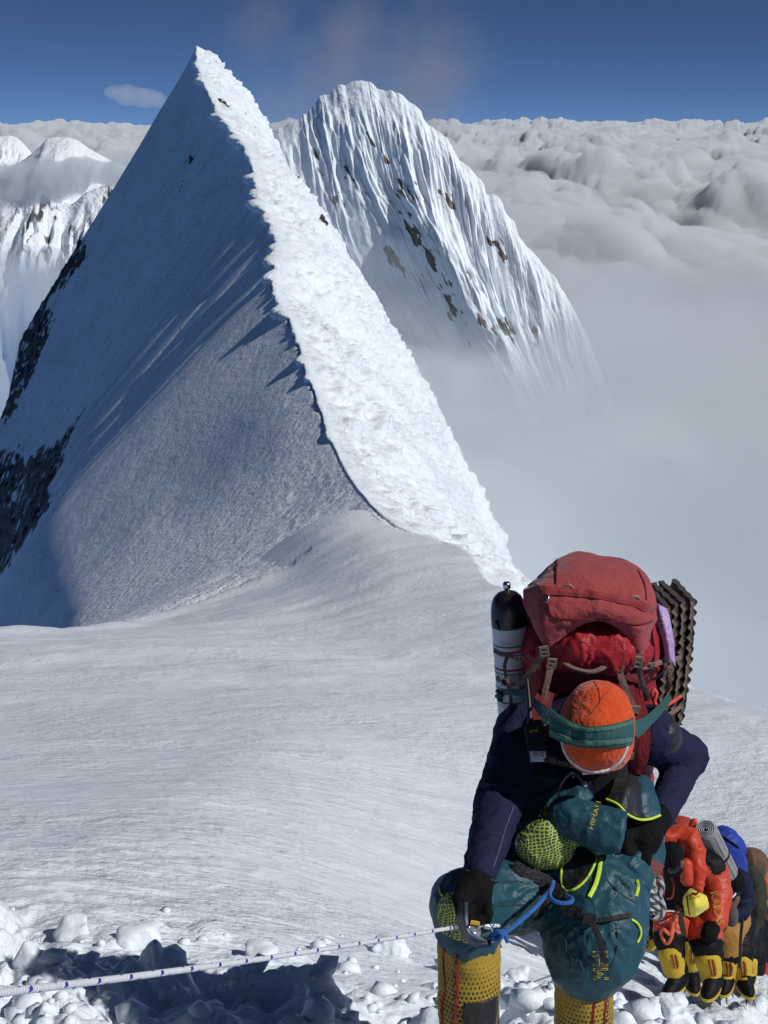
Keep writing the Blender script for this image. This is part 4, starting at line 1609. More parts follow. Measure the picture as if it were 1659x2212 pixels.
SL = sdf_part('sleeve', sleeve_f, at(1285, 1785, 3.78) + np.array([-0.16, -0.12, -0.12]), at(1285, 1785, 3.78) + np.array([0.16, 0.12, 0.12]), 0.005, M_TEAL, PERSON,
              fold=[(16, 0.007), (34, 0.003)], seed=37)
T_SL = surf(SL)
lettering(T_SL, 'HIMALI', (1281, 1792), (1298, 1733), 10, M_YELLOWT, SL, D=3.72)

# black lined flap with lime edge at the right hip
FL = patch('lining_flap', [[at(1330, 1668, 3.95), at(1362, 1672, 3.93), at(1385, 1682, 3.95)],
                           [at(1322, 1700, 3.86), at(1358, 1700, 3.83), at(1386, 1715, 3.87)],
                           [at(1312, 1722, 3.82), at(1350, 1740, 3.79), at(1388, 1752, 3.84)],
                           [at(1310, 1728, 3.81), at(1356, 1757, 3.79), at(1398, 1769, 3.83)]], M_BLACKN, PERSON, 24, 18, 0.006, [(18, 0.005)], 41)
patch('suit_flap', [[at(1366, 1670, 3.97), at(1392, 1676, 3.97), at(1410, 1690, 3.99)],
                    [at(1380, 1700, 3.90), at(1398, 1706, 3.90), at(1416, 1715, 3.93)],
                    [at(1382, 1740, 3.86), at(1402, 1742, 3.87), at(1424, 1748, 3.90)],
                    [at(1384, 1768, 3.85), at(1404, 1768, 3.85), at(1427, 1760, 3.88)]], M_TEAL, PERSON, 24, 18, 0.006, [(16, 0.008)], 43)
tube('lime_edge', [at(1309, 1726, 3.80), at(1335, 1738, 3.78), at(1356, 1759, 3.775), at(1381, 1770, 3.80), at(1405, 1769, 3.83), at(1426, 1761, 3.86)], 0.0036, M_LIME, FL)

# open pocket with black lining and lime piping on the right thigh
T_ALL = surf(TR, BN)
PK_ = patch('pocket_lining', [layp(T_ALL, [(1246, 1838), (1270, 1826), (1288, 1846)], 0.008),
                              layp(T_ALL, [(1226, 1862), (1256, 1860), (1283, 1864)], 0.012),
                              layp(T_ALL, [(1214, 1890), (1246, 1896), (1270, 1890)], 0.012),
                              layp(T_ALL, [(1216, 1918), (1232, 1922), (1248, 1914)], 0.008)], M_BLACKN, PERSON, 24, 20, 0.004, [(22, 0.005)], 45)
tube('lime_piping', layp(T_ALL, [(1214, 1872), (1212, 1895), (1219, 1923), (1240, 1921), (1264, 1902), (1281, 1874), (1291, 1847)], 0.012), 0.0036, M_LIME, TR)
strap('lime_stripe', layp(T_ALL, [(1298, 1853), (1295, 1880), (1287, 1910), (1273, 1938)], 0.006), 0.011, M_LIME, TR)
strap('lime_stripe', layp(T_ALL, [(1377, 1902), (1379, 1918), (1374, 1937)], 0.004), 0.008, M_LIME, TR)
tube('lime_piping', layp(T_ALL, [(1364, 1986), (1376, 1994), (1383, 2006), (1384, 2020), (1377, 2036)], 0.004), 0.0034, M_LIME, TR)
lettering(T_TR, 'MHI', (1315, 2116), (1313, 2054), 33, M_YELLOWT, TR, outline=True, D=3.65)
# net pocket and seam over the raised knee
NP = patch('knee_net_pocket', [layp(T_TR, [(956, 1930), (975, 1926), (996, 1932)], 0.006), layp(T_TR, [(947, 1955), (968, 1952), (996, 1960)], 0.008),
                          layp(T_TR, [(945, 1990), (968, 1992), (998, 2002)], 0.008), layp(T_TR, [(956, 2016), (985, 2030), (1022, 2042)], 0.006)], M_NET, PERSON, 20, 20, 0.003)
tube('lime_piping', layp(T_TR, [(949, 1915), (951, 1928), (957, 1936)], 0.004), 0.003, M_LIME, TR)

M_TSEAM = fabric('teal_seam', (0.005, 0.028, 0.040), 0.6)
for sm_ in ([(1062, 1955), (1100, 1956), (1156, 1952)], [(1070, 2003), (1110, 1980), (1158, 1942)], [(1000, 1876), (1060, 1900), (1130, 1905)], [(1330, 1995), (1334, 2040), (1320, 2090)], [(1225, 1985), (1222, 2040), (1232, 2090)], [(1310, 1900), (1340, 1930), (1372, 1950)], [(1260, 2100), (1256, 2080), (1258, 2050)]):
    tube('seam', layp(T_TR, sm_, 0.0005), 0.0022, M_TSEAM, TR, sides=6)

# ---- climbing harness
M_HARN = fabric('harness_webbing', (0.014, 0.013, 0.015), 0.6, 0.3, (90, 0.5))
HN = empty('climbing_harness', at(1240, 1900, 3.9))
tag(HN, 'black climbing harness round the hips and thighs of the nearest climber', 'harness')
strap('waist_belt', layp(T_ALL, [(1110, 1868), (1140, 1886), (1180, 1902), (1215, 1932)], 0.012), 0.030, M_HARN, HN)
strap('leg_loop', layp(surf(TR), [(1150, 1878), (1170, 1900), (1180, 1935), (1172, 1965), (1150, 1984)], 0.010), 0.022, M_HARN, HN)
strap('leg_loop', layp(T_ALL, [(1205, 1942), (1228, 1962), (1255, 1978), (1282, 1990)], 0.012), [0.030, 0.034, 0.028, 0.016], M_HARN, HN)
strap('adjuster_strap', layp(T_ALL, [(1280, 1988), (1310, 1986), (1340, 1980), (1364, 1976)], 0.010), 0.012, M_HARN, HN)
strap('webbing_tail', np.array([lay(T_ALL, 1272, 1986, 0.02), lay(T_ALL, 1284, 2002, 0.03), lay(T_ALL, 1295, 2028, 0.03), lay(T_ALL, 1300, 2052, 0.022), lay(T_ALL, 1303, 2078, 0.016)]), 0.016, M_HARN, HN)
block('buckle', lay(T_ALL, 1272, 1985, 0.02), (0.018, 0.006, 0.014), basis((0.2, 0, 1), (0, 1, 0.1)), M_BLACKP, HN)

# ---- gaiters and boots
def gaiter(cx0, top, cx1, bot, D, w0, w1, seed, mirror):
    """tapered gaiter tube with UVs; seam 0/1 at the back"""
    n, s = 36, 44
    G = np.empty((n, s, 3)); UV = np.empty((n, s, 2))
    a0 = at(cx0, top, D); a1 = at(cx1, bot, D + 0.06)
    for i in range(n):
        t = i / (n - 1)
        c = a0 + (a1 - a0) * t
        w = (w0 + (w1 - w0) * t) * (1 + 0.05 * math.sin(t * 5))
        for j in range(s):
            an = 2 * math.pi * j / (s - 1) + math.pi / 2          # starts at the back (+y)
            G[i, j] = c + np.array([math.cos(an) * w * (-1 if mirror else 1), math.sin(an) * w * 1.08, 0.0])
            UV[i, j] = (j / (s - 1), 1 - t)
    v = G.reshape(-1, 3)
    f = grid_faces(n, s)
    nr = normals_of(v, f)
    if (nr * (v - (a0 + a1) / 2)).sum() < 0:
        nr = -nr; f = f[:, ::-1]
    v = v + nr * (0.006 * cloth_noise(v, 15, seed) + 0.003 * cloth_noise(v, 32, seed))[:, None]
    v[np.arange(n) * s + s - 1] = v[np.arange(n) * s]
    me = mesh_from('gaiter', v, f)
    lyr = me.uv_layers.new(name='UVMap')
    li = np.empty(len(me.loops), np.int32); me.loops.foreach_get('vertex_index', li)
    lyr.data.foreach_set('uv', UV.reshape(-1, 2)[li].ravel().astype(np.float32))
    o = link('gaiter', me, M_GAITER, PERSON)
    o.modifiers.new('thickness', 'SOLIDIFY').thickness = 0.003
    return o


GL = gaiter(1013, 2026, 1012, 2330, 3.72, 0.080, 0.076, 51, False)
GR = gaiter(1261, 2092, 1262, 2380, 3.78, 0.075, 0.074, 57, True)
for G_, rim, reds, txt, tx in ((GL, [(950, 2030), (980, 2042), (1013, 2049), (1045, 2048), (1078, 2036)], [[(960, 2046), (958, 2085), (962, 2130), (955, 2180), (958, 2230)], [(984, 2052), (986, 2090), (988, 2130), (984, 2180), (986, 2230)]], 'LA SPORTIVA', ((979, 2055), (974, 2225))),
                               (GR, [(1203, 2098), (1230, 2112), (1262, 2119), (1292, 2117), (1320, 2104)], [[(1294, 2120), (1290, 2150), (1282, 2180), (1280, 2230)], [(1318, 2112), (1313, 2150), (1306, 2180), (1306, 2230)]], 'LA SPORTIVA', ((1308, 2128), (1297, 2260)))):
    tg = surf(G_)
    strap('gaiter_cuff', layp(tg, rim, 0.004, 3.75), 0.030, M_BLACKN, G_, thick=0.003)
    for r_ in reds:
        strap('red_trim', layp(tg, r_, 0.002, 3.75), 0.0065, M_REDT, G_, thick=0.0015)
    lettering(tg, txt, tx[0], tx[1], 11, M_BLACKN, G_, D=3.7)
lettering(surf(GL), 'SPORTIVA', (1008, 2049), (1060, 2045), 7, M_YELLOWT, GL, off=0.009, D=3.65)


def boot(ankle, toe_dir, name='boot', mat=None, parent=None, s=1.0):
    t = np.array([toe_dir[0], toe_dir[1], 0.0]); t /= np.linalg.norm(t)
    def f(P):
        d = union([rc(P, ankle + np.array([0, 0, 0.10 * s]), ankle + np.array([0, 0, -0.02 * s]), 0.068 * s, 0.066 * s),
                   rc(P, ankle + np.array([0, 0, -0.04 * s]) - t * 0.03 * s, ankle + t * 0.16 * s + np.array([0, 0, -0.055 * s]), 0.060 * s, 0.046 * s)], 0.03 * s)
        return np.maximum(d, -(P[:, 2] - (ankle[2] - 0.095 * s)))
    return sdf_part(name, f, ankle - 0.3 * s, ankle + 0.3 * s, 0.009 * s, mat, parent)


boot(at(1016, 2352, 3.80), (0.25, -1), 'boot', M_BLACKN, PERSON)
boot(at(1262, 2420, 3.84), (-0.1, -1), 'boot', M_BLACKN, PERSON)
tgl = surf(GL)
patch('rubber_shaft', [layp(tgl, [(1003, 2170), (1030, 2166), (1055, 2160), (1078, 2150)], 0.004, 3.75), layp(tgl, [(1000, 2190), (1030, 2188), (1056, 2184), (1079, 2180)], 0.006, 3.75),
                       layp(tgl, [(1000, 2230), (1030, 2230), (1056, 2230), (1079, 2230)], 0.006, 3.75), layp(tgl, [(1000, 2290), (1030, 2290), (1056, 2290), (1079, 2290)], 0.006, 3.75)], M_BLACKN, GL, 20, 16, 0.003)

# ---- gloves
def glove_f_left(P):
    palm = at(1022, 1930, 3.52)
    d = union([rc(P, at(1040, 1872, 3.58), at(1030, 1905, 3.54), 0.044, 0.042), ell(P, palm, (0.046, 0.034, 0.052)), rc(P, at(1004, 1925, 3.50), at(1000, 1950, 3.47), 0.026, 0.020)], 0.02)
    # four fingers closed round the handle of the ascender, thumb across it
    for k, (x, y, x2, y2, x3, y3) in enumerate([(1004, 1948, 998, 1972, 1006, 1986), (1020, 1956, 1016, 1984, 1022, 1998), (1037, 1956, 1036, 1984, 1036, 2000), (1052, 1950, 1054, 1974, 1052, 1990)]):
        r = (0.0135, 0.0145, 0.014, 0.0125)[k]
        d = smin(d, union([rc(P, at(x, y, 3.51), at(x2, y2, 3.465), r, r), rc(P, at(x2, y2, 3.465), at(x3, y3, 3.50), r, r * 0.85)], 0.006), 0.008)
    d = smin(d, union([rc(P, at(1002, 1915, 3.51), at(990, 1940, 3.47), 0.017, 0.015), rc(P, at(990, 1940, 3.47), at(994, 1962, 3.46), 0.015, 0.013)], 0.006), 0.010)
    return d


GVL = sdf_part('glove', glove_f_left, at(1022, 1930, 3.52) - 0.17, at(1022, 1930, 3.52) + 0.17, 0.0042, M_BLACKF, PERSON, fold=[(40, 0.0025)], seed=61)
lettering(surf(GVL), 'o', (1008, 1874), (1016, 1871), 9, fabric('red_badge', (0.30, 0.02, 0.05)), GVL, D=3.5, name='red_badge')


def glove_f_right(P):
    palm = at(1388, 1815, 3.86)
    d = union([rc(P, at(1416, 1768, 3.93), at(1400, 1792, 3.89), 0.046, 0.045), ell(P, palm, (0.050, 0.038, 0.050))], 0.02)
    for k, (x, y, x2, y2, x3, y3) in enumerate([(1362, 1812, 1352, 1832, 1356, 1852), (1372, 1826, 1362, 1850, 1366, 1872), (1386, 1834, 1378, 1860, 1380, 1882), (1402, 1832, 1396, 1856, 1396, 1876)]):
        r = (0.014, 0.015, 0.0145, 0.013)[k]
        d = smin(d, union([rc(P, at(x, y, 3.85), at(x2, y2, 3.82), r, r), rc(P, at(x2, y2, 3.82), at(x3, y3, 3.83), r, r * 0.85)], 0.006), 0.008)
    d = smin(d, union([rc(P, at(1368, 1795, 3.85), at(1354, 1808, 3.81), 0.018, 0.016), rc(P, at(1354, 1808, 3.81), at(1350, 1826, 3.80), 0.015, 0.013)], 0.006), 0.010)
    return d


sdf_part('glove', glove_f_right, at(1388, 1815, 3.86) - 0.17, at(1388, 1815, 3.86) + 0.17, 0.0042, M_BLACKF, PERSON, fold=[(40, 0.0025)], seed=67)

# ---- hat: bowed crown towards the camera
HC = at(1290, 1568, 3.76)
crown = (at(1290, 1480, 3.86) - HC); crown /= np.linalg.norm(crown)
toC = -HC / np.linalg.norm(HC)
MH = basis(crown, -toC)


def hat_f(P):
    d = smin(ell(P, HC + crown * 0.012, (0.098, 0.104, 0.118), MH), ell(P, HC - crown * 0.055, (0.092, 0.098, 0.075), MH), 0.03)
    return d


HAT = sdf_part('hat', hat_f, HC - 0.2, HC + 0.2, 0.0055, M_ORANGE, PERSON, fold=[(11, 0.006), (24, 0.002)], seed=71)
T_HAT = surf(HAT)
tube('crown_seam', layp(T_HAT, [(1283, 1471), (1292, 1490), (1296, 1515), (1284, 1532), (1274, 1545)], 0.0), 0.0016, fabric('hat_seam', (0.20, 0.02, 0.01)), HAT, sides=6)
tube('crown_seam', layp(T_HAT, [(1296, 1515), (1306, 1500), (1316, 1492)], 0.0), 0.0013, fabric('hat_seam_b', (0.20, 0.02, 0.01)), HAT, sides=6)
tube('white_trim', layp(T_HAT, [(1213, 1594), (1219, 1622), (1236, 1646), (1262, 1662), (1290, 1667), (1316, 1661), (1340, 1643), (1353, 1618), (1358, 1594)], 0.001, 3.72), 0.0042, M_WHITE, HAT)

# ---- tump line band across the hat
M_BAND = fabric('green_band', (0.016, 0.075, 0.070), 0.7, 0.2, (40, 0.4), 500, 0.1, 0.3)
M_BANDL = fabric('green_band_edge', (0.055, 0.14, 0.10), 0.75, 0.2, (60, 0.4), 500, 0.1, 0.3)
BAND = empty('tump_line', at(1280, 1590, 3.66))
tag(BAND, 'wide green head strap stretched across the orange hat of the nearest climber', 'strap')


def band_row(y0, y1, y2, off):
    xs = np.linspace(1186, 1370, 15)
    u = np.linspace(-1, 1, 15)
    out = []
    for x, t in zip(xs, u):
        y = y1 + (y0 - y1) * max(0, -t) ** 2 + (y2 - y1) * max(0, t) ** 2
        # ride over the hat, and stand off it at both ends
        p = at(x, y, 3.655 + 0.055 * abs(t) ** 3 - off)
        h = T_HAT.ray_cast(Vector((0, 0, 0)), Vector(p).normalized())
        if h[0] is not None:
            q = np.array(h[0])
            if np.linalg.norm(q) - off - 0.004 < np.linalg.norm(p):
                p = p * ((np.linalg.norm(q) - off - 0.004) / np.linalg.norm(p))
        out.append(p)
    return out


BB = patch('band', [band_row(1528, 1568, 1550, 0.006), band_row(1548, 1584, 1566, 0.008), band_row(1572, 1600, 1590, 0.008), band_row(1590, 1617, 1610, 0.006)], M_BAND, BAND, 48, 16, 0.004)
for y in ((1532, 1571, 1553), (1545, 1581, 1563), (1573, 1600, 1591), (1587, 1614, 1607)):
    pass
for ya, yb in (((1530, 1572, 1553), (1540, 1581, 1562)), ((1572, 1600, 1592), (1584, 1612, 1603))):
    patch('band_edge', [band_row(*ya, 0.0100), band_row(*[(p + q) / 2 for p, q in zip(ya, yb)], 0.0115), band_row(*yb, 0.0100)], M_BANDL, BB, 48, 5, 0.003)
strap('tail_strap', [at(1190, 1556, 3.72), at(1172, 1535, 3.80), at(1150, 1515, 3.92), at(1128, 1500, 4.02), at(1100, 1494, 4.08), at(1078, 1500, 4.14)], [0.045, 0.026, 0.02, 0.02, 0.02], M_BAND, BAND)
strap('tail_strap', [at(1366, 1578, 3.72), at(1388, 1566, 3.80), at(1412, 1546, 3.90), at(1436, 1520, 4.0), at(1445, 1506, 4.06)], [0.05, 0.03, 0.022, 0.02], M_BAND, BAND)

# ---- radio clipped to the strap, chest strap, necklace
RAD = empty('two_way_radio', at(1163, 1640, 3.86))
tag(RAD, 'black two-way radio with stub antenna clipped on the chest of the nearest climber', 'radio')
RM = basis(at(1152, 1560, 3.88) - at(1164, 1650, 3.84), (0, 1, 0.35))
rcn = at(1158, 1607, 3.84)
RB = block('radio_body', rcn, (0.0265, 0.017, 0.054), RM, M_BLACKP, RAD, 0.006)
rt = surf(RB)
lettering(rt, 'RTE', (1146, 1583), (1163, 1580), 5, plain('yellow_print', (0.5, 0.5, 0.05)), RB, D=3.8)
patch('label', [layp(rt, [(1144, 1622), (1162, 1622), (1179, 1622)], 0.001), layp(rt, [(1145, 1634), (1163, 1634), (1180, 1634)], 0.001), layp(rt, [(1146, 1645), (1164, 1645), (1181, 1645)], 0.001)], plain('grey_label', (0.5, 0.53, 0.56), 0.6), RB, 8, 6, 0.001)
for k in range(5):
    strap('grille_slot', layp(rt, [(1144 + k, 1592 + 6 * k), (1172 + k, 1590 + 6 * k)], 0.001), 0.0022, plain('slot', (0.004, 0.004, 0.004), 0.8), RB, thick=0.0006)
for x in (1156, 1170):
    tube('printed_ring', layp(rt, [(x - 5, 1629), (x, 1625), (x + 5, 1629), (x, 1633), (x - 5, 1629)], 0.002), 0.0008, M_BLACKP, RB, sides=5)
tube('antenna', [at(1146, 1562, 3.87), at(1142, 1510, 3.90), at(1138, 1466, 3.93)], [0.0085, 0.007, 0.0055], M_BLACKP, RAD)
tube('knob', [at(1160, 1564, 3.86), at(1159, 1556, 3.865)], 0.006, M_BLACKP, RAD)

T_JK = surf(JK)
M_TAN = fabric('faded_webbing', (0.19, 0.11, 0.085), 0.8, 0.25, (90, 0.4))
NKL = empty('neck_cord', at(1255, 1690, 3.78))
tag(NKL, 'leather neck cord with beads and a metal pendant below the orange hat', 'necklace')
tube('cord', [at(1236, 1668, 3.80), at(1218, 1685, 3.80), at(1207, 1712, 3.82), at(1210, 1740, 3.80), at(1216, 1757, 3.79)], 0.003, M_TAN, NKL)
tube('cord', [at(1236, 1668, 3.80), at(1248, 1676, 3.78), at(1258, 1690, 3.77)], 0.0022, M_TAN, NKL)
tube('metal_tube', [at(1257, 1670, 3.77), at(1303, 1668, 3.77)], 0.0055, M_STEEL, NKL)
tube('pendant', [at(1262, 1688, 3.77), at(1264, 1695, 3.765), at(1265, 1704, 3.77)], [0.004, 0.008, 0.004], M_STEEL, NKL)
tube('bead', [at(1235, 1667, 3.79), at(1237, 1672, 3.79)], [0.005, 0.005], plain('green_bead', (0.02, 0.2, 0.12), 0.3), NKL)
tube('bead', [at(1238, 1676, 3.79), at(1239, 1680, 3.79)], [0.0035, 0.0035], plain('red_bead', (0.4, 0.04, 0.02), 0.3), NKL)

# ================================================================== THE LOAD
M_LID = fabric('faded_red_cordura', (0.31, 0.050, 0.050), 0.85, 0.16, (24, 0.45), 900, 0.15, 0.2)
M_RED = fabric('red_nylon', (0.34, 0.008, 0.014), 0.55, 0.2, (20, 0.6), 1200, 0.05, 0.4)
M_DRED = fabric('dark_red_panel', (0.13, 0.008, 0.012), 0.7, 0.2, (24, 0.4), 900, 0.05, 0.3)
M_TANB = plain('tan_buckle', (0.26, 0.20, 0.15), 0.5)
M_ZIP = fabric('zip_tape', (0.30, 0.035, 0.035), 0.7, 0.15, (60, 0.2))

PACK = empty('backpack', at(1268, 1790, 4.35))
tag(PACK, 'big faded red backpack with tall lid carried by the nearest climber', 'backpack')
PUP = at(1270, 1330, 4.14) - at(1266, 1780, 4.40)
PM = basis(PUP, (0, 1, 0))
PC = at(1268, 1560, 4.34)


def pack_f(P):
    d = rbox(P, PC, (0.196, 0.15, 0.40), 0.10, PM)
    d = smin(d, ell(P, at(1268, 1400, 4.25), (0.205, 0.15, 0.12)), 0.05)
    return d


PB = sdf_part('pack_bag', pack_f, PC - np.array([0.35, 0.4, 0.6]), PC + np.array([0.35, 0.4, 0.6]), 0.009, M_RED, PACK, fold=[(8, 0.010), (18, 0.006)], seed=81)

# puckered collar bulging under the lid
def collar_f(P):
    return union([rc(P, at(1180, 1415, 4.10), at(1250, 1398, 4.04), 0.05, 0.06), rc(P, at(1250, 1398, 4.04), at(1320, 1404, 4.04), 0.055, 0.06), rc(P, at(1320, 1404, 4.04), at(1375, 1410, 4.09), 0.06, 0.045)], 0.04)


CO = sdf_part('collar', collar_f, at(1275, 1400, 4.07) - np.array([0.28, 0.15, 0.15]), at(1275, 1400, 4.07) + np.array([0.28, 0.15, 0.15]), 0.006, M_RED, PACK, fold=[(14, 0.013), (28, 0.007)], seed=83, stretch=(1.6, 1, 0.7))
# flat harness panel of the bag
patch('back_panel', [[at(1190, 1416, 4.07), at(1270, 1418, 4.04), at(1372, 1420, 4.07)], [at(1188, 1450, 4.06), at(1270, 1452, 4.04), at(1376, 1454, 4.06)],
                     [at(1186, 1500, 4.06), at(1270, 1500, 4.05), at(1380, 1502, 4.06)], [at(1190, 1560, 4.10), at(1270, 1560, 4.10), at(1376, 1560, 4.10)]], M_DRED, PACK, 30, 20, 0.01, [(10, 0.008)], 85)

# lid: one skin from behind the crown of it to the points held by the buckles
L0 = [(1150, 1300, 4.40), (1175, 1262, 4.40), (1210, 1228, 4.40), (1250, 1215, 4.40), (1300, 1220, 4.40), (1345, 1226, 4.40), (1385, 1255, 4.40), (1412, 1310, 4.40)]
L1 = [(1146, 1263, 4.22), (1166, 1247, 4.24), (1203, 1208, 4.26), (1246, 1193, 4.27), (1299, 1200, 4.27), (1345, 1208, 4.26), (1390, 1236, 4.23), (1409, 1278, 4.20)]
L2 = [(1138, 1272, 4.10), (1164, 1257, 4.06), (1204, 1240, 4.06), (1246, 1234, 4.06), (1299, 1240, 4.06), (1347, 1252, 4.06), (1392, 1270, 4.07), (1413, 1300, 4.11)]
L3 = [(1133, 1282, 4.07), (1166, 1268, 3.99), (1206, 1272, 3.975), (1246, 1277, 3.97), (1299, 1283, 3.97), (1347, 1292, 3.98), (1392, 1303, 4.00), (1415, 1320, 4.07)]
L4 = [(1136, 1308, 4.06), (1168, 1312, 3.965), (1208, 1316, 3.945), (1246, 1316, 3.94), (1299, 1316, 3.94), (1347, 1324, 3.95), (1392, 1332, 3.98), (1416, 1338, 4.06)]
L5 = [(1144, 1330, 4.05), (1166, 1346, 3.965), (1206, 1346, 3.95), (1248, 1338, 3.955), (1298, 1334, 3.955), (1342, 1344, 3.96), (1386, 1362, 3.98), (1413, 1350, 4.05)]
L6 = [(1151, 1352, 4.05), (1172, 1378, 3.985), (1206, 1364, 3.97), (1250, 1345, 3.975), (1298, 1337, 3.975), (1342, 1356, 3.98), (1382, 1392, 3.99), (1408, 1362, 4.05)]
L7 = [(1158, 1366, 4.05), (1180, 1393, 4.00), (1202, 1383, 3.99), (1250, 1350, 3.985), (1298, 1340, 3.985), (1342, 1362, 3.99), (1379, 1414, 4.01), (1402, 1378, 4.05)]
LID = patch('lid', [[at(*p) for p in r] for r in (L0, L1, L2, L3, L4, L5, L6, L7)], M_LID, PACK, 90, 70, 0.006, [(9, 0.008), (20, 0.003)], 87)
T_LID = surf(LID)
strap('zip_flap', layp(T_LID, [(1172, 1274), (1200, 1276), (1240, 1280), (1289, 1285), (1346, 1296), (1380, 1305), (1410, 1322)], 0.010), [0.026, 0.022, 0.02, 0.022, 0.026], M_ZIP, LID, thick=0.004)
tube('seam', layp(T_LID, [(1203, 1209), (1202, 1235), (1201, 1262)], 0.002), 0.0032, M_DRED, LID, sides=6)
tube('seam', layp(T_LID, [(1378, 1232), (1392, 1262), (1396, 1296)], 0.002), 0.0032, M_DRED, LID, sides=6)
tube('seam', layp(T_LID, [(1184, 1290), (1187, 1320), (1200, 1334), (1246, 1337), (1312, 1339), (1375, 1349), (1409, 1342)], 0.002), 0.0028, M_DRED, LID, sides=6)
tube('zip_pull', [lay(T_LID, 1186, 1282, 0.006), lay(T_LID, 1184, 1292, 0.010), lay(T_LID, 1181, 1303, 0.010)], [0.0025, 0.0045, 0.0035], M_STEEL, LID)
for x, y in ((1227, 1268), (1371, 1292)):
    tube('lash_loop', [lay(T_LID, x - 11, y + 2, 0.004), lay(T_LID, x - 4, y - 4, 0.016), lay(T_LID, x + 5, y - 3, 0.016), lay(T_LID, x + 11, y + 3, 0.004)], 0.0035, M_TANB, LID)

# straps and buckles of the harness side
T_PK = surf(PB, CO)
MB = basis((0.1, -0.15, 1), (0, 1, 0.3))
strap('lid_strap', [at(1181, 1391, 3.995), at(1176, 1408, 4.0), at(1160, 1432, 4.02), at(1140, 1462, 4.04), at(1126, 1484, 4.06)], 0.020, M_TAN, PACK)
buckle('lid_buckle', at(1176, 1407, 3.985), 0.021, 0.028, basis((-0.25, -0.15, 1), (0, 1, 0.3)), M_TANB, PACK)
strap('lid_strap', [at(1380, 1412, 4.0), at(1380, 1430, 4.0), at(1384, 1460, 4.03), at(1394, 1492, 4.06), at(1398, 1512, 4.08)], 0.019, M_TAN, PACK)
buckle('lid_buckle', at(1379, 1430, 3.985), 0.020, 0.030, MB, M_TANB, PACK)
strap('load_lifter', [at(1193, 1418, 4.03), at(1192, 1434, 4.01), at(1186, 1458, 4.0), at(1178, 1495, 4.0), at(1170, 1530, 4.0)], 0.018, M_TAN, PACK)
buckle('lifter_buckle', at(1192, 1433, 3.995), 0.022, 0.026, MB, M_TANB, PACK)
strap('load_lifter', [at(1335, 1428, 4.03), at(1337, 1446, 4.01), at(1346, 1474, 3.98), at(1360, 1508, 3.94), at(1374, 1535, 3.92)], 0.019, M_TAN, PACK)
buckle('lifter_buckle', at(1336, 1447, 3.995), 0.022, 0.028, basis((0.15, -0.15, 1), (0, 1, 0.3)), M_TANB, PACK)
strap('haul_loop', [at(1216, 1419, 4.03), at(1222, 1434, 3.99), at(1246, 1446, 3.97), at(1278, 1451, 3.965), at(1306, 1440, 3.98), at(1324, 1424, 4.03)], 0.013, M_TAN, PACK, hint=(0, -0.5, 1), thick=0.003)
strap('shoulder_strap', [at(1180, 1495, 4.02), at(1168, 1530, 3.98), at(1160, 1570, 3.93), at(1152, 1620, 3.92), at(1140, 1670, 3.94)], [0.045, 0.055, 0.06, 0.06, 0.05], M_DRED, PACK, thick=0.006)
strap('shoulder_strap', [at(1352, 1490, 3.98), at(1372, 1530, 3.93), at(1381, 1570, 3.92), at(1382, 1620, 3.93), at(1376, 1668, 3.96)], [0.05, 0.06, 0.06, 0.055, 0.04], fabric('red_foam_strap', (0.22, 0.012, 0.018), 0.7, 0.2), PACK, thick=0.008)
buckle('strap_buckle', at(1370, 1532, 3.905), 0.026, 0.016, MB, M_TANB, PACK)
buckle('strap_buckle', at(1358, 1632, 3.93), 0.022, 0.016, MB, M_TANB, PACK)
strap('chest_strap', [at(1170, 1636, 3.90), at(1195, 1643, 3.86), at(1225, 1650, 3.84), at(1262, 1654, 3.84), at(1330, 1648, 3.88)], 0.017, M_TAN, PACK)
tg_ = patch('maker_tag', [[at(1203, 1640, 3.845), at(1230, 1646, 3.83)], [at(1202, 1650, 3.845), at(1229, 1656, 3.83)]], M_BLACKN, PACK, 4, 4, 0.002)
lettering(surf(tg_), 'KATLA', (1206, 1648), (1227, 1653), 5, M_YELLOWT, tg_, D=3.82)
strap('side_strap', [at(1377, 1440, 4.04), at(1395, 1441, 4.06), at(1412, 1436, 4.08), at(1425, 1431, 4.1), at(1445, 1428, 4.12), at(1470, 1420, 4.15)], 0.014, M_TAN, PACK)
buckle('side_buckle', at(1405, 1438, 4.06), 0.015, 0.022, basis((1, 0, 0.15), (0, 1, 0.3)), M_TANB, PACK)
strap('side_strap', [at(1130, 1422, 4.06), at(1116, 1420, 4.08), at(1100, 1416, 4.10), at(1082, 1412, 4.12), at(1068, 1405, 4.16)], 0.014, M_TAN, PACK)
buckle('side_buckle', at(1121, 1421, 4.06), 0.015, 0.022, basis((1, 0, -0.1), (0, 1, 0.3)), M_TANB, PACK)
strap('strap_tail', [at(1096, 1418, 4.09), at(1090, 1440, 4.08), at(1095, 1470, 4.08), at(1102, 1500, 4.08), at(1104, 1525, 4.1)], 0.010, M_TAN, PACK)
strap('strap_tail', [at(1436, 1434, 4.1), at(1447, 1452, 4.08), at(1447, 1475, 4.08), at(1442, 1492, 4.1)], 0.011, M_TAN, PACK)
strap('side_strap', [at(1438, 1545, 4.14), at(1455, 1538, 4.16), at(1468, 1528, 4.2)], 0.012, M_TAN, PACK)

# ---- oxygen cylinder in the side pocket
CYL = empty('oxygen_cylinder', at(1112, 1565, 4.25))
tag(CYL, 'oxygen cylinder with black dome and white printed label beside the red backpack', 'cylinder')
ca, cb = at(1100, 1345, 4.20), at(1116, 1580, 4.28)
cax = (ca - cb); clen = np.linalg.norm(cax); cax = cax / clen


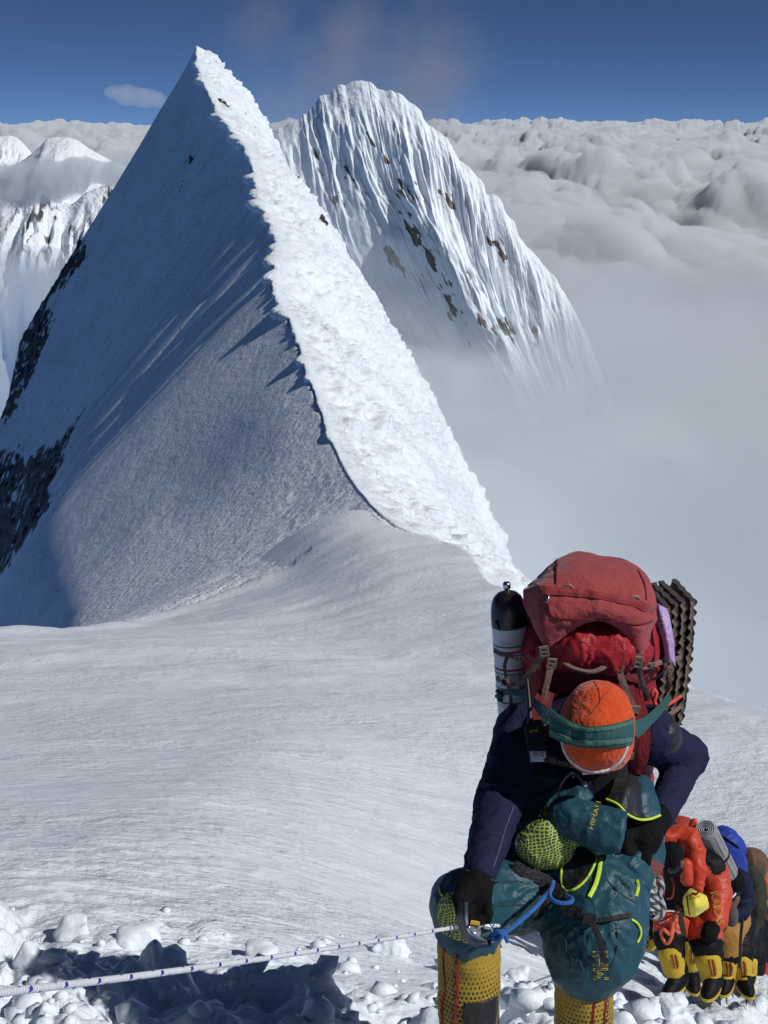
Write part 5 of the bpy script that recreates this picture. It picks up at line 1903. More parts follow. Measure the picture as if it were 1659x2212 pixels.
def cyl_label_mat():
    m, nt, b = new_mat('cylinder_label')
    n1 = noise_node(nt, 20, 3, 0.6, pos_node(nt))
    base = mixc(nt, n1.outputs[0], (0.52, 0.54, 0.58), (0.64, 0.65, 0.68))
    h = attr(nt, 'height'); a = attr(nt, 'angle')
    # fine rows of print in blocks
    rows = lines_mask(nt, h, 170.0, 0.22)
    nz = noise_node(nt, 260, 1, 0.5, pos_node(nt, (1, 1, 0.02)))
    inkm = math_node(nt, 'MULTIPLY', rows, math_node(nt, 'GREATER_THAN', nz.outputs[0], 0.46))
    blk = math_node(nt, 'ADD', math_node(nt, 'MULTIPLY', math_node(nt, 'GREATER_THAN', h, 0.095), math_node(nt, 'LESS_THAN', h, 0.135)),
                    math_node(nt, 'MULTIPLY', math_node(nt, 'GREATER_THAN', h, 0.165), math_node(nt, 'LESS_THAN', h, 0.205)))
    blk = math_node(nt, 'ADD', blk, math_node(nt, 'MULTIPLY', math_node(nt, 'GREATER_THAN', h, 0.02), math_node(nt, 'LESS_THAN', h, 0.05)))
    c = mixc(nt, math_node(nt, 'MULTIPLY', inkm, blk), base, (0.10, 0.08, 0.14))
    nt.links.new(c, b.inputs['Base Color'])
    b.inputs['Roughness'].default_value = 0.4
    return m


R_C = 0.0535
cyl_sh = lathe('cylinder_body', [(R_C, -0.03), (R_C, 0.0), (R_C, 0.05), (R_C, 0.1), (R_C, 0.15), (R_C, 0.2), (R_C, 0.25), (R_C, 0.285), (R_C, clen)], cb, cax, cyl_label_mat(), CYL, 40)
co = np.array([v.co for v in cyl_sh.data.vertices]) - cb
add_attr(cyl_sh.data, 'height', co @ cax); add_attr(cyl_sh.data, 'angle', co[:, 0])
dome = [(R_C + 0.001, -0.004), (R_C + 0.001, 0.02), (R_C * 0.985, 0.045), (R_C * 0.92, 0.065), (R_C * 0.78, 0.082), (R_C * 0.55, 0.094), (R_C * 0.3, 0.099), (0.001, 0.1)]
lathe('cylinder_dome', dome, ca, cax, plain('black_gloss', (0.016, 0.010, 0.009), 0.28, 0.0, 0.5), CYL, 40)
M_GRN = plain('green_print', (0.02, 0.20, 0.06), 0.5); M_RDP = plain('red_print', (0.36, 0.02, 0.05), 0.5)
for hh, mt, wd in ((clen - 0.006, M_GRN, 0.005), (clen - 0.062, M_GRN, 0.004), (clen - 0.078, M_RDP, 0.006), (clen - 0.135, M_RDP, 0.006), (clen - 0.148, M_GRN, 0.004), (clen - 0.196, M_GRN, 0.004), (clen - 0.24, M_GRN, 0.004)):
    lathe('printed_band', [(R_C + 0.0002, hh - wd / 2), (R_C + 0.0009, hh - wd / 2), (R_C + 0.0009, hh + wd / 2), (R_C + 0.0002, hh + wd / 2)], cb, cax, mt, CYL, 40)
tcy = surf(cyl_sh)
tri = layp(tcy, [(1068, 1340), (1093, 1350), (1082, 1366), (1068, 1340)], 0.0012, 4.15, n=4)
link('green_triangle', mesh_from('green_triangle', tri[:3], [(0, 1, 2)], False), M_GRN, CYL)
tube('triangle_mark', layp(tcy, [(1074, 1348), (1088, 1355)], 0.0018, 4.15), 0.0012, M_BLACKP, CYL, sides=6)
for x, y in ((1079, 1466), (1091, 1473), (1103, 1478)):
    lathe('printed_gauge', [(0.001, 0.0002), (0.011, 0.0002), (0.0085, 0.0008), (0.001, 0.0008)], lay(tcy, x, y, 0.0012), -raydir(x, y) + np.array([-0.2, 0, 0]), plain('gauge_print', (0.30, 0.20, 0.08) if x != 1091 else (0.03, 0.03, 0.03), 0.5), CYL, 16)
lathe('valve', [(0.001, 0.03), (0.009, 0.03), (0.012, 0.024), (0.012, 0.012), (0.008, 0.008), (0.010, -0.004), (0.012, -0.01)], ca + cax * 0.098, cax, M_STEEL, CYL, 20)
lathe('pocket_sleeve', [(R_C + 0.003, -0.04), (R_C + 0.005, -0.02), (R_C + 0.006, 0.01), (R_C + 0.003, 0.018), (R_C + 0.001, 0.012)], cb, cax, M_DRED, CYL, 32)

# green cord knotted round the cylinder
GC = empty('green_lashing', at(1080, 1500, 4.1))
tag(GC, 'dark green lashing cord knotted round the oxygen cylinder', 'cord')
tube('cord', [at(1142, 1510, 4.06), at(1120, 1500, 4.09), at(1098, 1496, 4.12), at(1080, 1498, 4.13), at(1072, 1504, 4.16)], 0.0055, M_BAND, GC)
tube('knot', [at(1074, 1492, 4.13), at(1082, 1500, 4.115), at(1078, 1510, 4.12), at(1086, 1514, 4.12)], [0.007, 0.009, 0.007, 0.005], M_BAND, GC)

# ---- folded egg-crate sleeping pad on the other side
M_FOAM = fabric('olive_foam', (0.14, 0.115, 0.08), 0.9, 0.18, (60, 0.3), 600, 0.1, 0.2)
M_FOAMD = fabric('dark_foam_face', (0.016, 0.017, 0.016), 0.8, 0.25, (60, 0.3))
PAD = empty('sleeping_pad', at(1450, 1560, 4.2))
tag(PAD, 'olive egg-crate sleeping pad folded in panels and strapped beside the red backpack', 'sleeping pad')


def foam_panel(tb, tf, bb, bf, th, seed):
    """one fold: sheet from its back edge to its wavy front edge, top to bottom"""
    nu, nv = 26, 120
    u = np.linspace(0, 1, nu)[None, :, None]; w = np.linspace(0, 1, nv)[:, None, None]
    tb, tf, bb, bf = [np.asarray(q) for q in (tb, tf, bb, bf)]
    G = (tb * (1 - u) + tf * u) * (1 - w) + (bb * (1 - u) + bf * u) * w
    ax = np.array([1.0, 0.25, 0.1])
    ph = seed * 1.3
    wav = np.sin(w[..., 0] * 2 * math.pi * 11 + ph) * np.cos(u[..., 0] * 2 * math.pi * 3.5)
    edge = 0.0075 * (np.abs(np.sin(w[..., 0] * math.pi * 13 + ph)) - 0.6) * smooth(0.55, 1.0, u[..., 0])
    bulge = 0.008 * np.sin(w[..., 0] * math.pi)
    A = G + (0.003 * wav + edge + bulge)[..., None] * ax
    B = G + (-0.003 * wav + edge + bulge - th)[..., None] * ax
    v = np.concatenate([A.reshape(-1, 3), B.reshape(-1, 3)])
    N = nu * nv
    f = grid_faces(nv, nu)
    idx = np.arange(N).reshape(nv, nu)
    loop = np.concatenate([idx[0, :], idx[1:, -1], idx[-1, -2::-1], idx[-2:0:-1, 0]])
    side = np.stack([loop, np.roll(loop, -1), np.roll(loop, -1) + N, loop + N], -1)
    o = link('foam_panel', mesh_from('foam_panel', v, np.concatenate([f, f[:, ::-1] + N, side])), M_FOAM, PAD)
    # dark inner face seen from above
    T = np.concatenate([A[0, :], B[0, ::-1]]) + np.array([0, -0.001, 0.0012])
    me = mesh_from('panel_top', T, [tuple(range(len(T)))], False)
    link('panel_top', me, M_FOAMD, o)
    return o


for k, (tb, tf, bb, bf) in enumerate([((1403, 1262), (1452, 1312), (1400, 1530), (1428, 1560)), ((1416, 1258), (1466, 1307), (1406, 1536), (1442, 1562)),
                                      ((1432, 1254), (1484, 1301), (1414, 1540), (1458, 1566)), ((1460, 1250), (1503, 1297), (1426, 1545), (1474, 1566))]):
    foam_panel(at(tb[0], tb[1], 4.44), at(tf[0], tf[1], 4.16), at(bb[0], bb[1], 4.50), at(bf[0], bf[1], 4.24), 0.016, k)
tube('pad_shock_cord', [at(1410, 1470, 4.12), at(1430, 1452, 4.12), at(1432, 1438, 4.12)], 0.004, M_BLACKP, PAD)

# ---- violet ribbon with handwriting
M_RIB = fabric('violet_ribbon', (0.40, 0.26, 0.52), 0.5, 0.12, (30, 0.3), 900, 0.2, 0.4)
RIB = patch('ribbon', [[at(1412, 1298, 4.14), at(1424, 1306, 4.12), at(1440, 1314, 4.12)],
                       [at(1413, 1335, 4.13), at(1427, 1332, 4.10), at(1446, 1330, 4.11)],
                       [at(1424, 1362, 4.11), at(1436, 1358, 4.09), at(1450, 1354, 4.10)],
                       [at(1434, 1395, 4.10), at(1444, 1392, 4.085), at(1456, 1388, 4.10)],
                       [at(1437, 1440, 4.11), at(1448, 1424, 4.09), at(1459, 1440, 4.11)]], M_RIB, None, 16, 40, 0.002, [(16, 0.004)], 91)
RIB.name = 'ribbon'
tag(RIB, 'violet ribbon with white handwriting tied by the sleeping pad', 'ribbon')
lettering(surf(RIB), 'Nicole  ASHMA', (1451, 1412), (1434, 1324), 9, M_WHITE, RIB, D=4.05)
tube('ribbon_tail', [at(1438, 1438, 4.1), at(1436, 1452, 4.09), at(1432, 1466, 4.1)], 0.003, M_RIB, RIB, sides=6)
BF = patch('blue_flag', [[at(1334, 1204, 4.30), at(1348, 1207, 4.30)], [at(1340, 1212, 4.29), at(1362, 1216, 4.30)], [at(1345, 1222, 4.28), at(1368, 1224, 4.29)]], fabric('blue_cloth', (0.02, 0.09, 0.42), 0.6), None, 10, 8, 0.003, [(26, 0.004)], 93)
tag(BF, 'scrap of blue cloth sticking up behind the red backpack lid', 'cloth')

# orange-red accessory cord beside the pad
OC = tube('red_cord', [at(1412, 1512, 4.02), at(1408, 1500, 4.0), at(1413, 1490, 4.0), at(1418, 1500, 4.0), at(1414, 1516, 4.0), at(1424, 1528, 4.0), at(1446, 1520, 4.03), at(1470, 1504, 4.08)], 0.0058, plain('coral_cord', (0.62, 0.07, 0.05), 0.6))
tag(OC, 'coral red cord looped below the sleeping pad', 'cord')

# ================================================================== FIXED ROPE AND HARDWARE
def rope_mat():
    m, nt, b = new_mat('fixed_rope')
    al = attr(nt, 'along'); ar = attr(nt, 'around')
    n1 = noise_node(nt, 60, 3, 0.6, pos_node(nt))
    base = mixc(nt, n1.outputs[0], (0.50, 0.52, 0.55), (0.72, 0.73, 0.74))
    # two blue marker strands: flecks along helices
    fa = math_node(nt, 'FRACT', math_node(nt, 'MULTIPLY', al, 17.0))
    hel = math_node(nt, 'FRACT', math_node(nt, 'ADD', ar, math_node(nt, 'MULTIPLY', al, 8.5)))
    fl = math_node(nt, 'MULTIPLY', math_node(nt, 'LESS_THAN', fa, 0.2), math_node(nt, 'LESS_THAN', math_node(nt, 'ABSOLUTE', math_node(nt, 'SUBTRACT', hel, 0.5)), 0.11))
    fb = math_node(nt, 'FRACT', math_node(nt, 'ADD', math_node(nt, 'MULTIPLY', al, 17.0), 0.5))
    he2 = math_node(nt, 'FRACT', math_node(nt, 'ADD', math_node(nt, 'ADD', ar, 0.5), math_node(nt, 'MULTIPLY', al, 8.5)))
    f2 = math_node(nt, 'MULTIPLY', math_node(nt, 'LESS_THAN', fb, 0.2), math_node(nt, 'LESS_THAN', math_node(nt, 'ABSOLUTE', math_node(nt, 'SUBTRACT', he2, 0.5)), 0.11))
    nt.links.new(mixc(nt, math_node(nt, 'MAXIMUM', fl, f2), base, (0.02, 0.03, 0.26)), b.inputs['Base Color'])
    b.inputs['Roughness'].default_value = 0.85
    braid = math_node(nt, 'SINE', math_node(nt, 'MULTIPLY', math_node(nt, 'ADD', math_node(nt, 'MULTIPLY', al, 110.0), ar), 6.2832))
    bump_chain(nt, b, [(braid, 0.6, 0.0012), (n1.outputs[0], 0.4, 0.001)])
    return m


M_ROPE = rope_mat()
rp = np.array([at(-260, 2196, 1.15), at(-90, 2162, 1.35), at(0, 2145, 1.5), at(300, 2108, 1.95), at(600, 2066, 2.5), at(850, 2026, 3.1), at(985, 2003, 3.47), at(1012, 2004, 3.52), at(1060, 2000, 3.6), at(1180, 2001, 4.2), at(1300, 1995, 5.4), at(1395, 1982, 7.2), at(1450, 1968, 9.4), at(1520, 1985, 11.2)])
ROPE = tube('fixed_rope', rp, 0.0050, M_ROPE, None, n=420, sides=14)
tag(ROPE, 'white fixed rope with blue flecks stretched from the left edge to the climbers', 'rope')

ASC = empty('rope_clamp', at(1010, 2010, 3.46))
tag(ASC, 'steel rope clamp gripped in the glove on the fixed rope', 'rope clamp')
M_DST = plain('dark_steel', (0.10, 0.10, 0.11), 0.3, 1.0)
strap('frame_plate', [at(996, 1950, 3.44), at(994, 1980, 3.435), at(998, 2005, 3.44), at(1012, 2026, 3.45), at(1035, 2040, 3.46), at(1060, 2038, 3.48)], [0.014, 0.016, 0.018, 0.02, 0.02, 0.014], M_DST, ASC, thick=0.003)
strap('frame_plate', [at(1006, 1948, 3.45), at(1007, 1985, 3.445), at(1010, 2012, 3.45), at(1030, 2030, 3.46)], 0.009, M_STEEL, ASC, thick=0.003)
strap('cam', [at(1014, 1996, 3.47), at(1028, 2006, 3.47), at(1030, 2022, 3.47)], [0.02, 0.026, 0.014], M_STEEL, ASC, thick=0.005)
block('cam_catch', at(1026, 1992, 3.455), (0.012, 0.005, 0.006), basis((0.2, 0, 1), (0, 1, 0)), plain('yellow_plastic', (0.75, 0.42, 0.02), 0.4), ASC, 0.002)
tube('rivet', [at(1012, 2004, 3.44), at(1012, 2004, 3.46)], 0.006, M_STEEL, ASC)

CAR = empty('carabiner', at(1050, 2020, 3.48))
tag(CAR, 'silver carabiner joining the rope clamp to the blue lanyard', 'carabiner')
tube('hook', [at(1028, 2010, 3.47), at(1040, 1999, 3.46), at(1056, 2000, 3.46), at(1066, 2012, 3.47), at(1070, 2026, 3.48), at(1060, 2032, 3.49), at(1044, 2026, 3.49), at(1030, 2018, 3.48)], 0.0048, M_STEEL, CAR, n=60)
tube('gate', [at(1028, 2012, 3.47), at(1034, 2022, 3.475), at(1046, 2030, 3.48)], 0.0036, M_STEEL, CAR)
tube('screw_sleeve', [at(1046, 2000, 3.458), at(1058, 2003, 3.46)], 0.0068, M_STEEL, CAR)

LAN = empty('lanyard', at(1180, 1960, 3.6))
tag(LAN, 'bright blue cord lanyard knotted between the harness and the rope clamp', 'lanyard')
tube('cord', [at(1195, 1905, 3.76), at(1190, 1922, 3.71), at(1176, 1938, 3.67), at(1150, 1966, 3.6), at(1120, 1992, 3.54), at(1094, 2012, 3.50), at(1076, 2020, 3.48)], 0.0062, M_BLUE, LAN, n=70)
tube('cord', [at(1188, 1924, 3.70), at(1190, 1940, 3.66), at(1208, 1950, 3.645), at(1230, 1950, 3.65), at(1236, 1942, 3.68), at(1222, 1934, 3.72)], 0.0058, M_BLUE, LAN)
tube('knot', [at(1066, 2022, 3.47), at(1074, 2012, 3.462), at(1084, 2018, 3.455), at(1078, 2028, 3.46), at(1068, 2024, 3.468), at(1082, 2012, 3.465), at(1092, 2022, 3.47), at(1096, 2034, 3.48)], 0.0058, M_BLUE, LAN, n=80)
tube('wrap', [at(1064, 2014, 3.475), at(1068, 2030, 3.47), at(1072, 2012, 3.468), at(1076, 2031, 3.468)], 0.0052, M_BLUE, LAN, n=60)

# ---- hank of grey rope and strap end hanging at the right hip
HK = empty('rope_hank', at(1408, 1925, 3.9))
tag(HK, 'grey and white rope hank hanging at the right hip of the nearest climber', 'rope')


def hank_mat():
    m, nt, b = new_mat('grey_rope')
    al = attr(nt, 'along'); ar = attr(nt, 'around')
    st = math_node(nt, 'FRACT', math_node(nt, 'ADD', math_node(nt, 'MULTIPLY', al, 34.0), math_node(nt, 'MULTIPLY', ar, 2.0)))
    nt.links.new(mixc(nt, math_node(nt, 'LESS_THAN', st, 0.45), (0.42, 0.43, 0.44), (0.07, 0.075, 0.085)), b.inputs['Base Color'])
    b.inputs['Roughness'].default_value = 0.85
    n1 = noise_node(nt, 220, 2, 0.5, pos_node(nt))
    bump_chain(nt, b, [(n1.outputs[0], 0.4, 0.002)])
    return m


M_HANK = hank_mat()
for k in range(3):
    ph = k * 2.094
    pts = []
    for i in range(15):
        t = i / 14
        y = 1876 + 96 * t
        a = ph + t * 9.0
        pts.append(at(1398 + 12 * t + math.cos(a) * (9 + 3 * t), y, 3.88 + 0.012 * math.sin(a)))
    tube('strand', pts, 0.0085, M_HANK, HK, n=90)
tube('strand', [at(1422, 1894, 3.9), at(1430, 1915, 3.9), at(1424, 1935, 3.9), at(1432, 1955, 3.9), at(1430, 1975, 3.9), at(1412, 1982, 3.9), at(1398, 1968, 3.9)], 0.0085, M_HANK, HK, n=70)
tube('gear_loop', [at(1386, 1880, 3.92), at(1384, 1920, 3.92), at(1388, 1955, 3.92), at(1396, 1968, 3.92)], 0.006, M_BLACKP, HK)
SE = strap('strap_end', [at(1384, 1858, 3.84), at(1404, 1868, 3.83), at(1428, 1882, 3.84)], 0.038, fabric('dusty_red_webbing', (0.20, 0.06, 0.055), 0.8, 0.15, (70, 0.3)), None, thick=0.003)
tag(SE, 'dusty red webbing end sticking out above the rope hank', 'strap')

# ================================================================== THE CLIMBERS FOLLOWING
M_SUITR = fabric('red_down_nylon', (0.50, 0.045, 0.015), 0.5, 0.15, (10, 0.6), 400, 0.05, 0.35)
M_SUITO = fabric('orange_down_nylon', (0.55, 0.10, 0.012), 0.5, 0.15, (10, 0.6), 400, 0.05, 0.35)
M_BLK = fabric('black_suit_panel', (0.006, 0.006, 0.007), 0.6, 0.3, (12, 0.5), 400, 0.0, 0.15)
M_NAV2 = fabric('dark_navy_jacket', (0.006, 0.009, 0.030), 0.7, 0.25, (12, 0.5), 400, 0.0, 0.2)
M_OLIV = fabric('olive_jacket', (0.030, 0.031, 0.022), 0.75, 0.2, (12, 0.5), 400, 0.0, 0.2)
M_MUST = fabric('mustard_trousers', (0.34, 0.17, 0.025), 0.6, 0.18, (10, 0.5), 400)
M_YEL = fabric('yellow_gaiter_cloth', (0.50, 0.33, 0.02), 0.75, 0.2, (14, 0.4), 300)
M_BAGY = fabric('yellow_bag_cloth', (0.72, 0.60, 0.06), 0.6, 0.12, (14, 0.4), 300)
M_BLUEP = fabric('blue_pack_cloth', (0.010, 0.035, 0.30), 0.55, 0.2, (9, 0.5), 300)
M_BRNP = fabric('brown_pack_cloth', (0.12, 0.062, 0.036), 0.7, 0.2, (9, 0.5), 300)
M_NAVP = fabric('navy_pack_cloth', (0.008, 0.014, 0.075), 0.6, 0.2, (9, 0.5), 300)
M_REDB = fabric('red_boot_cloth', (0.42, 0.018, 0.022), 0.55, 0.15, (14, 0.4), 300)
M_GREYM = fabric('grey_mat_foam', (0.26, 0.255, 0.245), 0.7, 0.15, (14, 0.3), 300)
M_ORC = plain('orange_cord', (0.62, 0.13, 0.05), 0.6)
M_GOG = plain('goggle_lens', (0.02, 0.02, 0.025), 0.12, 0.0, 0.6)


def figure(label, foot, limbs, h=0.014, fold=((7, 0.012), (16, 0.005)), seed=0):
    """one continuous body; limbs = (material, [(dx, dy, D, r), ...])"""
    root = empty('person', foot)
    tag(root, label, 'person', 'climbers following up the slope')
    pr = []
    for mat, pts in limbs:
        pts = [atr(p[0], p[1], p[2], p[3] * 0.9) for p in pts]
        for a, b in zip(pts[:-1], pts[1:]):
            pr.append((mat, a, b))
    allp = np.array([p for _, a, b in pr for p in (a, b)])
    lo = (allp[:, :3] - allp[:, 3:4] - 0.06).min(0); hi = (allp[:, :3] + allp[:, 3:4] + 0.06).max(0)
    f = lambda P: union([rc(P, a[:3], b[:3], a[3], b[3]) for _, a, b in pr], 0.03)
    v, fc = sdf_mesh(f, lo, hi, h, 1)
    n = normals_of(v, fc)
    for sc, am in fold:
        v = v + n * (am * cloth_noise(v, sc, seed + int(sc)))[:, None]
    me = mesh_from('body', v, fc)
    mats = []
    for m, _, _ in pr:
        if m not in mats: mats.append(m)
    c = v[fc].mean(1)
    dd = np.stack([rc(c, a[:3], b[:3], a[3], b[3]) for _, a, b in pr], 1)
    best = dd.argmin(1)
    mi = np.array([mats.index(pr[k][0]) for k in best], np.int32)
    for m in mats: me.materials.append(m)
    me.polygons.foreach_set('material_index', mi)
    o = bpy.data.objects.new('body', me)
    COL.objects.link(o)
    o.parent = root
    o.matrix_parent_inverse = Matrix.Translation(-Vector(foot))
    return root, o


def blob(name, pts, mat, parent, k=0.03, h=0.011, fold=((9, 0.010),), seed=0, sm=1):
    pts = [atr(*p) for p in pts]
    A = np.array(pts)
    lo = (A[:, :3] - A[:, 3:4] - 0.05).min(0); hi = (A[:, :3] + A[:, 3:4] + 0.05).max(0)
    if len(pts) == 1:
        f = lambda P: np.linalg.norm(P - A[0, :3], axis=1) - A[0, 3]
    else:
        f = lambda P: chain(P, pts, k)
    return sdf_part(name, f, lo, hi, h, mat, parent, fold=fold, seed=seed, sm=sm)


def shin(parent, pts, boot_pts, seed, gm=None, bm_=None, trim=True, word='SPORTIVA', wcol=None):
    """gaiter with trim and boot"""
    g = blob('gaiter', pts, gm or M_YEL, parent, 0.03, 0.010, ((12, 0.006),), seed)
    bp = [atr(p[0], p[1] - 12, p[2], p[3]) for p in boot_pts]
    toe = bp[-1].copy(); heel = bp[-2]
    dr = toe[:3] - heel[:3]; dr[2] = 0; dr /= np.linalg.norm(dr)
    zb = heel[2] - heel[3] * 0.75
    gz_ = ground_z(heel[0], heel[1])
    if abs(gz_ - zb) < 0.16:
        zb = gz_ - 0.015
    Mb = basis((0, 0, 1), dr)
    cc = heel[:3] + dr * 0.075; cc[2] = zb + 0.035
    def bf(P):
        d = union([rc(P, bp[0][:3], np.append(heel[:2], zb + 0.06), bp[0][3] * 0.95, heel[3] * 0.92), ell(P, cc, (0.058, 0.145, 0.060), Mb), ell(P, cc - dr * 0.03 + np.array([0, 0, 0.03]), (0.052, 0.10, 0.06), Mb)], 0.03)
        return np.maximum(d, zb - P[:, 2])
    A_ = np.array(bp)
    b = sdf_part('boot', bf, np.minimum((A_[:, :3] - 0.25).min(0), cc - 0.25), np.maximum((A_[:, :3] + 0.2).max(0), cc + 0.25), 0.010, bm_ or M_BLK, parent, fold=((14, 0.003),), seed=seed + 1)
    strap('boot_welt', [cc + Mb @ np.array([0.062 * math.cos(q), 0.148 * math.sin(q), 0.0]) + np.array([0, 0, -0.012]) for q in np.linspace(-0.3, math.pi + 0.3, 14)], 0.020, M_YEL if gm is None else M_BLK, b, hint=np.array([Mb @ np.array([math.cos(q), math.sin(q), 0]) for q in np.linspace(-0.3, math.pi + 0.3, 84)]), thick=0.004)
    for q in (0.35, 1.1, 2.05, 2.8):
        pt = cc + Mb @ np.array([0.058 * math.cos(q), 0.14 * math.sin(q), 0.0])
        tube('crampon_point', [pt + np.array([0, 0, -0.03]), pt + Mb @ np.array([0.02 * math.cos(q), 0.035 * math.sin(q), -0.065])], [0.008, 0.003], M_DST, b, n=4, sides=6)
    t = surf(g)
    if trim:
        x0, y0 = pts[0][0], pts[0][1]; x1, y1 = pts[-1][0], pts[-1][1]
        for dx in (2.5, 10):
            strap('red_trim', layp(t, [(x0 + dx, y0), ((x0 + x1) / 2 + dx, (y0 + y1) / 2), (x1 + dx * 0.9, y1)], 0.004, pts[0][2]), 0.010, M_REDT, g, thick=0.003)
        if word:
            lettering(t, word, (x0 + 9.5, y0 + 4), (x1 + 8.5, y1 - 2), 5.5, wcol or M_BLK, g, off=0.006, D=pts[0][2] - 0.1)
    strap('boot_band', layp(surf(b), [(boot_pts[0][0] - 12, boot_pts[0][1] - 3), (boot_pts[0][0], boot_pts[0][1] - 1), (boot_pts[0][0] + 12, boot_pts[0][1] - 2)], 0.004, boot_pts[0][2]), 0.018, M_YEL if gm is None else gm, b, thick=0.003)
    return g, b


# ---- E: mostly hidden behind the red suit
PE, _ = figure('climber almost hidden behind the red-suited one, only yellow gaiters and dark trousers showing', at(1490, 2128, 10.9),
               [(M_BLK, [(1470, 1930, 10.7, 0.16), (1475, 1985, 10.8, 0.16)]),
                (M_BLK, [(1455, 1985, 10.8, 0.11), (1424, 1998, 10.5, 0.085), (1408, 2016, 10.5, 0.07), (1398, 2040, 10.55, 0.05)]),
                (M_BLK, [(1488, 1990, 10.8, 0.11), (1494, 2035, 10.6, 0.09), (1492, 2110, 10.7, 0.06)]),
                (M_BLK, [(1470, 1930, 10.7, 0.15), (1470, 1890, 10.5, 0.10)])], seed=11)
shin(PE, [(1408, 2018, 10.5, 0.075), (1400, 2036, 10.52, 0.066)], [(1396, 2042, 10.52, 0.06), (1386, 2052, 10.5, 0.05)], 12, trim=False)
shin(PE, [(1492, 2046, 10.58, 0.085), (1490, 2082, 10.62, 0.075)], [(1492, 2096, 10.64, 0.068), (1492, 2118, 10.66, 0.064), (1500, 2124, 10.5, 0.055)], 14)

# ---- A: red suit
PA, PAb = figure('climber in a red and black down suit holding a yellow bag, second in line', at(1490, 2140, 10.0),
                 [(M_BLK, [(1462, 1880, 9.85, 0.10), (1468, 1925, 9.98, 0.17), (1478, 1978, 10.1, 0.17)]),
                  (M_BLK, [(1458, 1862, 9.8, 0.075), (1462, 1885, 9.85, 0.09)]),
                  (M_SUITR, [(1432, 1866, 9.9, 0.075), (1424, 1905, 9.95, 0.095), (1432, 1945, 10.0, 0.08)]),
                  (M_SUITR, [(1520, 1880, 10.0, 0.10), (1543, 1890, 10.02, 0.108), (1552, 1935, 9.95, 0.102), (1546, 1985, 9.85, 0.085), (1538, 2008, 9.8, 0.065)]),
                  (M_BLK, [(1522, 1862, 10.0, 0.08), (1536, 1870, 10.0, 0.10)]),
                  (M_BLK, [(1562, 1955, 10.1, 0.06), (1556, 1985, 10.05, 0.05)]),
                  (M_SUITR, [(1455, 1965, 10.05, 0.14), (1448, 2000, 9.9, 0.125), (1448, 2012, 9.88, 0.12)]),
                  (M_BLK, [(1446, 2030, 9.85, 0.12), (1452, 2056, 9.82, 0.095), (1462, 2120, 9.9, 0.055)]),
                  (M_SUITR, [(1508, 1985, 10.1, 0.14), (1522, 2012, 9.9, 0.13), (1524, 2026, 9.88, 0.125)]),
                  (M_BLK, [(1526, 2044, 9.85, 0.125), (1532, 2064, 9.85, 0.10), (1540, 2120, 9.9, 0.055)])], seed=21, h=0.012)
HA = blob('balaclava', [(1450, 1845, 9.62, 0.088), (1453, 1868, 9.62, 0.080)], M_BLACKF, PA, 0.04, 0.009, ((14, 0.004),), 23)
strap('goggles', layp(surf(HA), [(1442, 1878), (1454, 1882), (1468, 1872)], 0.010, 9.5), 0.035, M_GOG, HA, thick=0.008)
blob('nose', [(1472, 1864, 9.56, 0.022), (1470, 1872, 9.555, 0.018)], M_SKIN, PA, 0.01, 0.006, None, 1)
blob('hood', [(1427, 1832, 9.85, 0.04), (1436, 1811, 9.85, 0.055), (1462, 1804, 9.88, 0.06), (1488, 1812, 9.85, 0.068), (1500, 1840, 9.8, 0.068), (1506, 1880, 9.75, 0.058), (1509, 1918, 9.72, 0.036)], M_SUITR, PA, 0.03, 0.010, ((8, 0.016), (18, 0.006)), 25)
blob('hood', [(1480, 1870, 9.68, 0.05), (1484, 1900, 9.66, 0.045)], M_SUITR, PA, 0.03, 0.010, ((9, 0.010),), 27)
GA = blob('glove', [(1537, 2006, 9.78, 0.06), (1532, 2020, 9.74, 0.055), (1540, 2026, 9.72, 0.028)], M_BLACKF, PA, 0.02, 0.009, ((20, 0.004),), 29)
for x in (1526, 1532, 1538, 1544):
    blob('glove_finger', [(x, 2020, 9.72, 0.018), (x - 1, 2030, 9.70, 0.016)], M_BLACKF, GA, 0.01, 0.007, None, 1)
shin(PA, [(1449, 2062, 9.80, 0.088), (1455, 2092, 9.82, 0.078)], [(1466, 2104, 9.84, 0.07), (1468, 2126, 9.86, 0.07), (1446, 2130, 9.72, 0.055)], 31)
shin(PA, [(1529, 2072, 9.82, 0.092), (1536, 2108, 9.86, 0.076)], [(1540, 2112, 9.86, 0.072), (1542, 2130, 9.86, 0.068), (1532, 2138, 9.72, 0.055)], 33)
T_PA = surf(PAb)
lettering(T_PA, 'KAILAS', (1534, 1928), (1549, 1999), 17, plain('gold_thread', (0.70, 0.48, 0.08), 0.6), PAb, off=0.007, outline=True, D=9.8)
strap('chest_cord', [at(1450, 1895, 9.7), at(1456, 1915, 9.68), at(1452, 1938, 9.7), at(1440, 1942, 9.75)], 0.012, M_SUITR, PA)
strap('harness_belt', layp(T_PA, [(1440, 1948), (1460, 1962), (1485, 1968), (1512, 1972)], 0.012, 9.8), 0.05, M_BLK, PA)
strap('leg_strap', layp(T_PA, [(1468, 1972), (1474, 2000), (1478, 2022)], 0.014, 9.8), 0.04, fabric('dark_olive_webbing', (0.03, 0.03, 0.022)), PA)
YB = patch('drawstring_bag', [[at(1492, 1918, 9.62), at(1505, 1926, 9.58), at(1516, 1930, 9.62)], [at(1478, 1934, 9.60), at(1502, 1938, 9.50), at(1526, 1936, 9.60)],
                              [at(1477, 1958, 9.60), at(1502, 1960, 9.48), at(1531, 1954, 9.60)], [at(1480, 1976, 9.64), at(1500, 1979, 9.58), at(1526, 1964, 9.64)]], M_BAGY, None, 40, 40, 0.05, ((7, 0.010), (16, 0.005)), 35)
